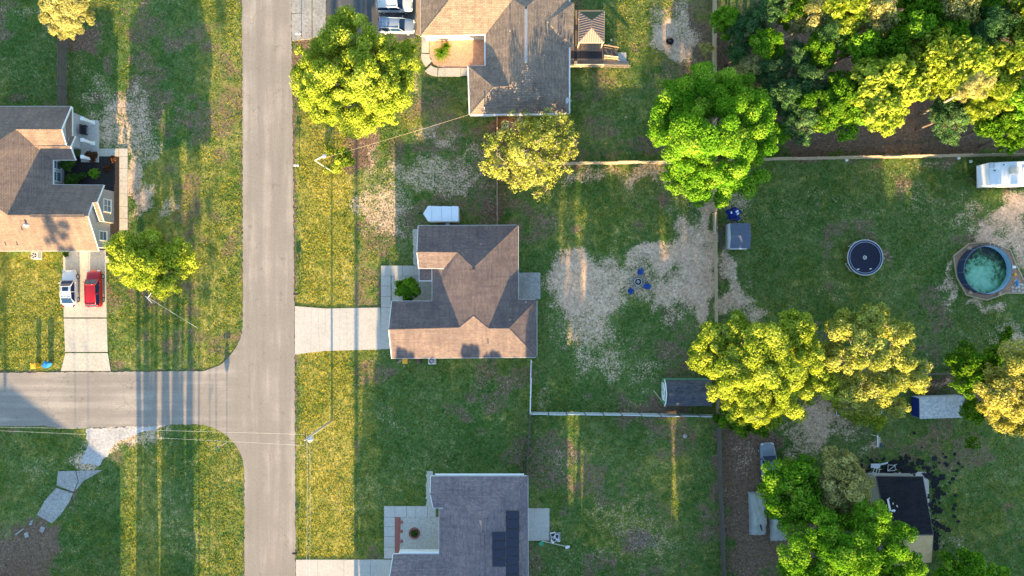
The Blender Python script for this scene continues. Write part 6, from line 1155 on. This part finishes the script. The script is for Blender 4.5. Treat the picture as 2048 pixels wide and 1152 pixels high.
def wire(label, pts, r_=.022, sag=.3, mat='white', name='power_line'):
    mb = MB(); 
    for a, b_ in zip(pts[:-1], pts[1:]):
        a, b_ = Vector(a), Vector(b_); mb.path([a.lerp(b_, i / 12) - Vector((0, 0, sag * 4 * (i / 12) * (1 - i / 12))) for i in range(13)], r_, 4)
    tag(mb.obj(name, M[mat], org=tuple(pts[0])), label, 'cable')
wire('upper cable running west along the side street from the transformer pole', [p_main + Vector((0, .6, 0)), W(-60, 853, 10.5)], .009, .3, 'metal'); wire('lower cable running west along the side street', [p_main + Vector((0, -.6, 0)), W(-60, 859, 10.4)], .009, .3, 'metal')
wire('left of two cables running south from the transformer pole', [p_main + Vector((.3, 0, .1)), W(611, 1200, 10.2)], .01, mat='galv'); wire('right of two cables running south from the transformer pole', [p_main + Vector((.6, 0, .1)), W(618, 1200, 10.2)], .01, mat='galv')
wire('service cable sagging from the street light to the tan house corner', [p_l, W(945, 227, 3.4)], .012, .25, 'wood_tan'); wire('cable from the dark pole slanting across the corner lawn', [p_w, W(395, 656, .1)], .018, .0, 'galv')
# street-name sign on the corner
a = W(454, 885); t = thing('street_sign', 'street name sign with crossed green blades on the corner lawn', 'sign', (a[0], a[1], 0)); mb = MB(); mb.path([(a[0], a[1], 0), (a[0], a[1], 2.75)], .035, 8); mb.obj('post', M['galv'], t)
M['sign_green'] = plain('sign_green', (.03, .25, .14), .4, .05)
mb = MB(); mb.box((a[0], a[1], 2.6), (.9, .03, .2), .2); mb.obj('blade', M['sign_green'], t); mb = MB(); mb.box((a[0], a[1], 2.82), (.9, .03, .2), 1.75); mb.obj('blade', M['sign_green'], t)
mb = MB(); mb.prism([(.36 * math.cos(k * math.pi / 4 + .39), .36 * math.sin(k * math.pi / 4 + .39)) for k in range(8)], 0, .02); o = mb.obj('stop_plate', M['red_plastic'], None); o.parent = t; o.rotation_euler = (R(90), 0, 0); o.location = (0, -.05, 2.1)
# satellite dish on the tan house
a = Vector(W(1134, 202, 3.3)); t = thing('satellite_dish', 'white satellite dish on the roof corner of the tan house', 'dish', (a.x, a.y, 2.9)); mb = MB(); mb.lathe((0, 0, 0), [(0, -.08), (.2, -.06), (.38, 0), (.39, .02), (.2, -.03), (0, -.05)], 20); o = mb.obj('dish', M['white'], None, smooth=True); o.parent = t; o.location = (0, 0, .5); o.rotation_euler = (0, R(-65), 0); mb = MB(); mb.path([(0, 0, -.1), (.1, 0, .45)], .03, 6); mb.path([(0.05, 0, .4), (.6, 0, .55)], .02, 5); o = mb.obj('mast', M['galv'], None); o.parent = t
a = W(969, 217, 3.6); t = thing('service_mast', 'white cable mast on the corner of the tan house roof', 'mast', (a[0], a[1], 2.9)); mb = MB(); mb.path([(a[0], a[1], 3.0), (a[0], a[1], 4.0)], .04, 6); mb.obj('mast', M['white'], t); mb = MB(); mb.lathe((a[0], a[1], 4.0), [(0, .1), (.09, .05), (.08, 0)], 8); mb.obj('weatherhead', M['galv'], t)
# things by the solar house patio
def plastic_chair(label, px, py, rz):
    a = W(px, py, .4); t = thing('garden_chair', label, 'chair', (a[0], a[1], 0), 'white chairs beside the patio'); t.rotation_euler = (0, 0, rz)
    mb = MB(); mb.box((0, 0, .42), (.5, .48, .04)); link('seat', mb.mesh('seat', M['blackpaint']), t); mb = MB(); mb.path([(-.28, -.26, .45), (.28, -.26, .45), (.3, .28, .5), (-.3, .28, .5), (-.28, -.26, .45)], .045, 5); link('frame', mb.mesh('frame', M['white']), t)
    mb = MB(); mb.box((0, .3, .7), (.5, .05, .5), tilt=(-.25, 'X')); link('backrest', mb.mesh('backrest', M['white']), t)
    for x in (-.24, .24):
        for y in (-.22, .24): mb = MB(); mb.path([(x, y, 0), (x, y, .44)], .022, 5); link('leg', mb.mesh('leg', M['white']), t)
slabs('paving', [[(1101, 1065), (1121, 1064), (1121, 1083), (1101, 1083)]], M['concrete_old'], .04)
plastic_chair('white chair nearest the patio of the solar panel house', 1106, 1069, .2); plastic_chair('white chair in the middle of the three by the patio', 1113, 1073, 1.3); plastic_chair('white chair lowest of the three by the patio', 1108, 1078, 2.3)
a = W(1117, 1079); mb = MB(); mb.lathe((a[0], a[1], .04), [(.15, 0), (.2, .3), (.18, .3), (.14, .05), (0, .05)], 14); tag(mb.obj('bucket', M['white'], smooth=True, org=(a[0], a[1], 0)), 'round white bucket beside the white chairs', 'bucket')
a, b_ = W(1084, 1082, .3), W(1136, 1094, .3); mb = MB(); mb.path([(a[0], a[1], .3), (b_[0], b_[1], .25)], .05, 6); o = mb.obj('long_pole', M['cream'], org=(a[0], a[1], .25)); tag(o, 'long cream pole lying past the patio corner', 'pole')
a = W(1082, 1086); mb = MB(); mb.v = [(-.32, -.25, 0), (.32, -.25, 0), (.32, .25, 0), (-.32, .25, 0), (-.28, -.22, .3), (.28, -.22, .3), (.26, .2, .3), (-.28, .2, .3)]; mb.f = [(3, 2, 1, 0), (4, 5, 6, 7), (0, 1, 5, 4), (1, 2, 6, 5), (2, 3, 7, 6), (3, 0, 4, 7)]; mb.m = [0] * 6; o = bevel(link('storage_tub', mb.mesh('storage_tub', M['green_plastic']), None, (a[0], a[1], 0)), .05); o.rotation_euler = (0, 0, .7); tag(o, 'green plastic tub on the grass by the long pole', 'tub')
a = W(1134, 1093); mb = MB(); mb.box((0, 0, .2), (.45, .3, .36), .3); mb.box((.2, .1, .3), (.25, .2, .3), .1); o = bevel(link('water_jug', mb.mesh('water_jug', M['white']), None, (a[0], a[1], 0)), .06, 3); tag(o, 'white jug at the end of the long pole', 'jug')
# planter ring in the south court
c = W(829, 1066); t = thing('planter_ring', 'red brick ring planter in the gravel court of the solar panel house', 'planter', (c[0], c[1], 0))
for k in range(18): a = k * math.pi / 9; mb = MB(); mb.box((c[0] + .58 * math.cos(a), c[1] + .58 * math.sin(a), .1), (.22, .17, .2), a); mb.obj('brick', M['brick'], t)
mb = MB(); mb.lathe((c[0], c[1], .1), [(0, .02), (.48, 0)], 16); mb.obj('soil', M['mulch'], t); shrub('small green plant inside the brick ring planter', 829, 1066, 7, 'lf_deep', .4, .08, 160)
for i, (x, y) in enumerate(((803, 1044), (803, 1062), (803, 1082))): a = W(x, y); mb = MB(); mb.box((a[0], a[1], .12), (.3, .34, .24), .1 * i); tag(bevel(mb.obj('brick_block', M['brick'], org=(a[0], a[1], 0)), .02), ('top', 'middle', 'bottom')[i] + ' red block along the brick edging of the gravel court', 'block')
a = W(132, 507); shrub('green potted plant at the garage end of the left driveway', 132, 508, 6, 'lf_deep', .5, .09, 150)
# branch pile
c = W(1290, 1085); mb = MB(); r = random.Random(9)
for i in range(60): a = r.uniform(0, 6.28); x, y = c[0] + r.gauss(0, .9), c[1] + r.gauss(0, .6); L_ = r.uniform(.3, .9); mb.path([(x, y, r.uniform(.02, .2)), (x + L_ * math.cos(a), y + L_ * math.sin(a), r.uniform(.02, .25))], [.025, .012], 4)
tag(mb.obj('branch_pile', M['bark_pale'], org=(c[0], c[1], 0)), 'loose pile of grey branches on the south yard lawn', 'branches', kind='stuff')
c = W(1370, 872); mb = MB(); mb.lathe((c[0], c[1], 0), [(.28, 0), (.26, .16), (.2, .2), (0, .2)], 12); tag(mb.obj('tree_stump', M['concrete_old'], org=(c[0], c[1], 0)), 'pale cut stump near the north-east corner of the south yard', 'stump')
for (x, y, l) in ((1941, 321, 'white block on the lawn left of the white camper'), (1693, 318, 'white stone at the foot of the wood fence'), (1917, 314, 'pale stone at the fence near the white camper')):
    a = W(x, y + 2); mb = MB(); mb.lathe((a[0], a[1], 0), [(.2, 0), (.19, .14), (.1, .22), (0, .23)], 7); tag(mb.obj('stone', M['white'], org=(a[0], a[1], 0)), l, 'stone')

mb = MB(); r = random.Random(21)
for cx, cy, sx, sy, k in ((700, 270, 60, 40, 300), (1500, 980, 34, 130, 420), (1750, 295, 250, 10, 420), (610, 110, 14, 50, 120), (1395, 70, 20, 60, 160), (310, 580, 50, 30, 160), (870, 200, 50, 30, 160), (1345, 818, 50, 6, 80), (2000, 690, 40, 40, 120)):
    for i in range(k):
        x, y, _ = W(r.gauss(cx, sx), r.gauss(cy, sy)); s = r.uniform(.05, .12); a = r.uniform(0, 6.28); c_, d_ = math.cos(a) * s, math.sin(a) * s; z = r.uniform(.03, .06)
        mb.poly([(x - c_, y - d_, z), (x + d_ * .5, y - c_ * .5, z + .02), (x + c_, y + d_, z), (x - d_ * .5, y + c_ * .5, z + .02)])
M['litter'] = plain('dead_leaves', (.30, .19, .11), .9, .5, 1.5)
tag(mb.obj('leaf_litter', M['litter']), 'fallen brown leaves scattered on bare ground under the trees', 'leaves', kind='stuff')
# ---------------------------------------------------------------- grass
for o in [o for o in COL.objects if o.name.startswith('shoe')]:
    tag(o, 'left white shoe on the trampoline' if o.name == 'shoe' else 'right white shoe on the trampoline', 'shoe')
def inpoly(x, y, poly):
    c = np.zeros(len(x), bool); n = len(poly)
    xs_ = [p[0] for p in poly]; ys_ = [p[1] for p in poly]; m = (x > min(xs_)) & (x < max(xs_)) & (y > min(ys_)) & (y < max(ys_))
    if not m.any(): return c
    xx, yy = x[m], y[m]; cc = np.zeros(len(xx), bool)
    for i in range(n):
        x0, y0 = poly[i]; x1, y1 = poly[(i + 1) % n]
        if y0 == y1: continue
        cc ^= ((y0 > yy) != (y1 > yy)) & (xx < (x1 - x0) * (yy - y0) / (y1 - y0) + x0)
    c[m] = cc; return c
HOUSES = [[(-80, 215), (135, 215), (150, 290), (180, 320), (125, 320), (125, 370), (225, 375), (215, 498), (-80, 498)], [(845, -50), (1140, -50), (1135, 222), (945, 226), (945, 135), (965, 130), (965, 75), (845, 75)], [(840, 455), (1032, 455), (1032, 600), (1070, 605), (1070, 710), (790, 710), (790, 605), (866, 600), (866, 560), (840, 535)], [(868, 950), (1050, 950), (1050, 1230), (790, 1230), (790, 1105), (878, 1105), (870, 1020)], [(1756, 945), (1840, 945), (1860, 1110), (1780, 1110)], [(1330, 760), (1415, 760), (1415, 808), (1330, 808)], [(1455, 448), (1498, 448), (1498, 496), (1455, 496)], [(1140, 20), (1206, 20), (1206, 134), (1140, 134)]]
def grid(ch, x, y):
    i = np.clip(np.searchsorted(FX, x) - 1, 0, nx - 2); j = np.clip(np.searchsorted(FY, y) - 1, 0, ny - 2)
    return cov[ch][j, i]
NB = 620000
gx = rng.uniform(-66, 66, NB); gy = rng.uniform(-38.5, 37.5, NB); px_ = gx * S + 1024; py_ = 576 - gy * S
keep = np.ones(NB, bool)
wx = (vnoise(px_, py_, 1 / 5, 51) - .5) * 6; wy = (vnoise(px_, py_, 1 / 5, 52) - .5) * 6
for p in NOGRASS: keep &= ~inpoly(px_ + wx, py_ + wy, p)
for p in HOUSES: keep &= ~inpoly(px_, py_, p)
sd, dt, dy = grid('sand', gx, gy), grid('dirt', gx, gy), grid('dry', gx, gy)
pn = vnoise(px_, py_, 1 / 6, 21) * .5 + vnoise(px_, py_, 1 / 17, 22) * .5
keep &= rng.random(NB) < np.clip(1.15 - 1.5 * sd, .05, 1) * np.clip(1.1 - 1.2 * dt, .04, 1) * np.clip(.25 + 1.5 * pn, 0, 1)
keep &= ~((px_ > 1436) & (py_ < 300) & (px_ > 1560)) 
gx, gy, dy, pn = gx[keep], gy[keep], dy[keep], pn[keep]; n = len(gx)
i = np.clip(np.searchsorted(FX, gx) - 1, 0, nx - 2); j = np.clip(np.searchsorted(FY, gy) - 1, 0, ny - 2); gz = np.maximum(GZ[j, i], -.005)
hgt = rng.uniform(.03, .085, n) * (.55 + .45 * dy) * (.6 + .8 * pn); wd_ = rng.uniform(.05, .11, n); an = rng.uniform(0, 2 * np.pi, n); le = rng.uniform(0, .12, n); la = rng.uniform(0, 2 * np.pi, n)
co = np.empty((n, 3, 3)); co[:, 0] = np.stack([gx - np.cos(an) * wd_, gy - np.sin(an) * wd_, gz - .01], -1); co[:, 1] = np.stack([gx + np.cos(an) * wd_, gy + np.sin(an) * wd_, gz - .01], -1)
co[:, 2] = np.stack([gx + np.cos(la) * le, gy + np.sin(la) * le, gz + hgt], -1)
me = bpy.data.meshes.new('grass'); np_mesh(me, co.reshape(-1, 3), np.arange(3 * n).reshape(n, 3), 3)
a = me.attributes.new('tint', 'FLOAT', 'FACE'); a.data.foreach_set('value', np.clip(dy * .95 + .04 + rng.normal(0.0, .17, n) + (pn - .5) * .5, 0, 1).astype(np.float32))
me.materials.append(M['grass']); tag(link('grass', me), 'short patchy lawn grass on yards and verges', 'grass', kind='stuff')
print('TRIS', sum(len(o.data.polygons) for o in COL.objects if o.type == 'MESH'), 'OBJ', len(COL.objects))
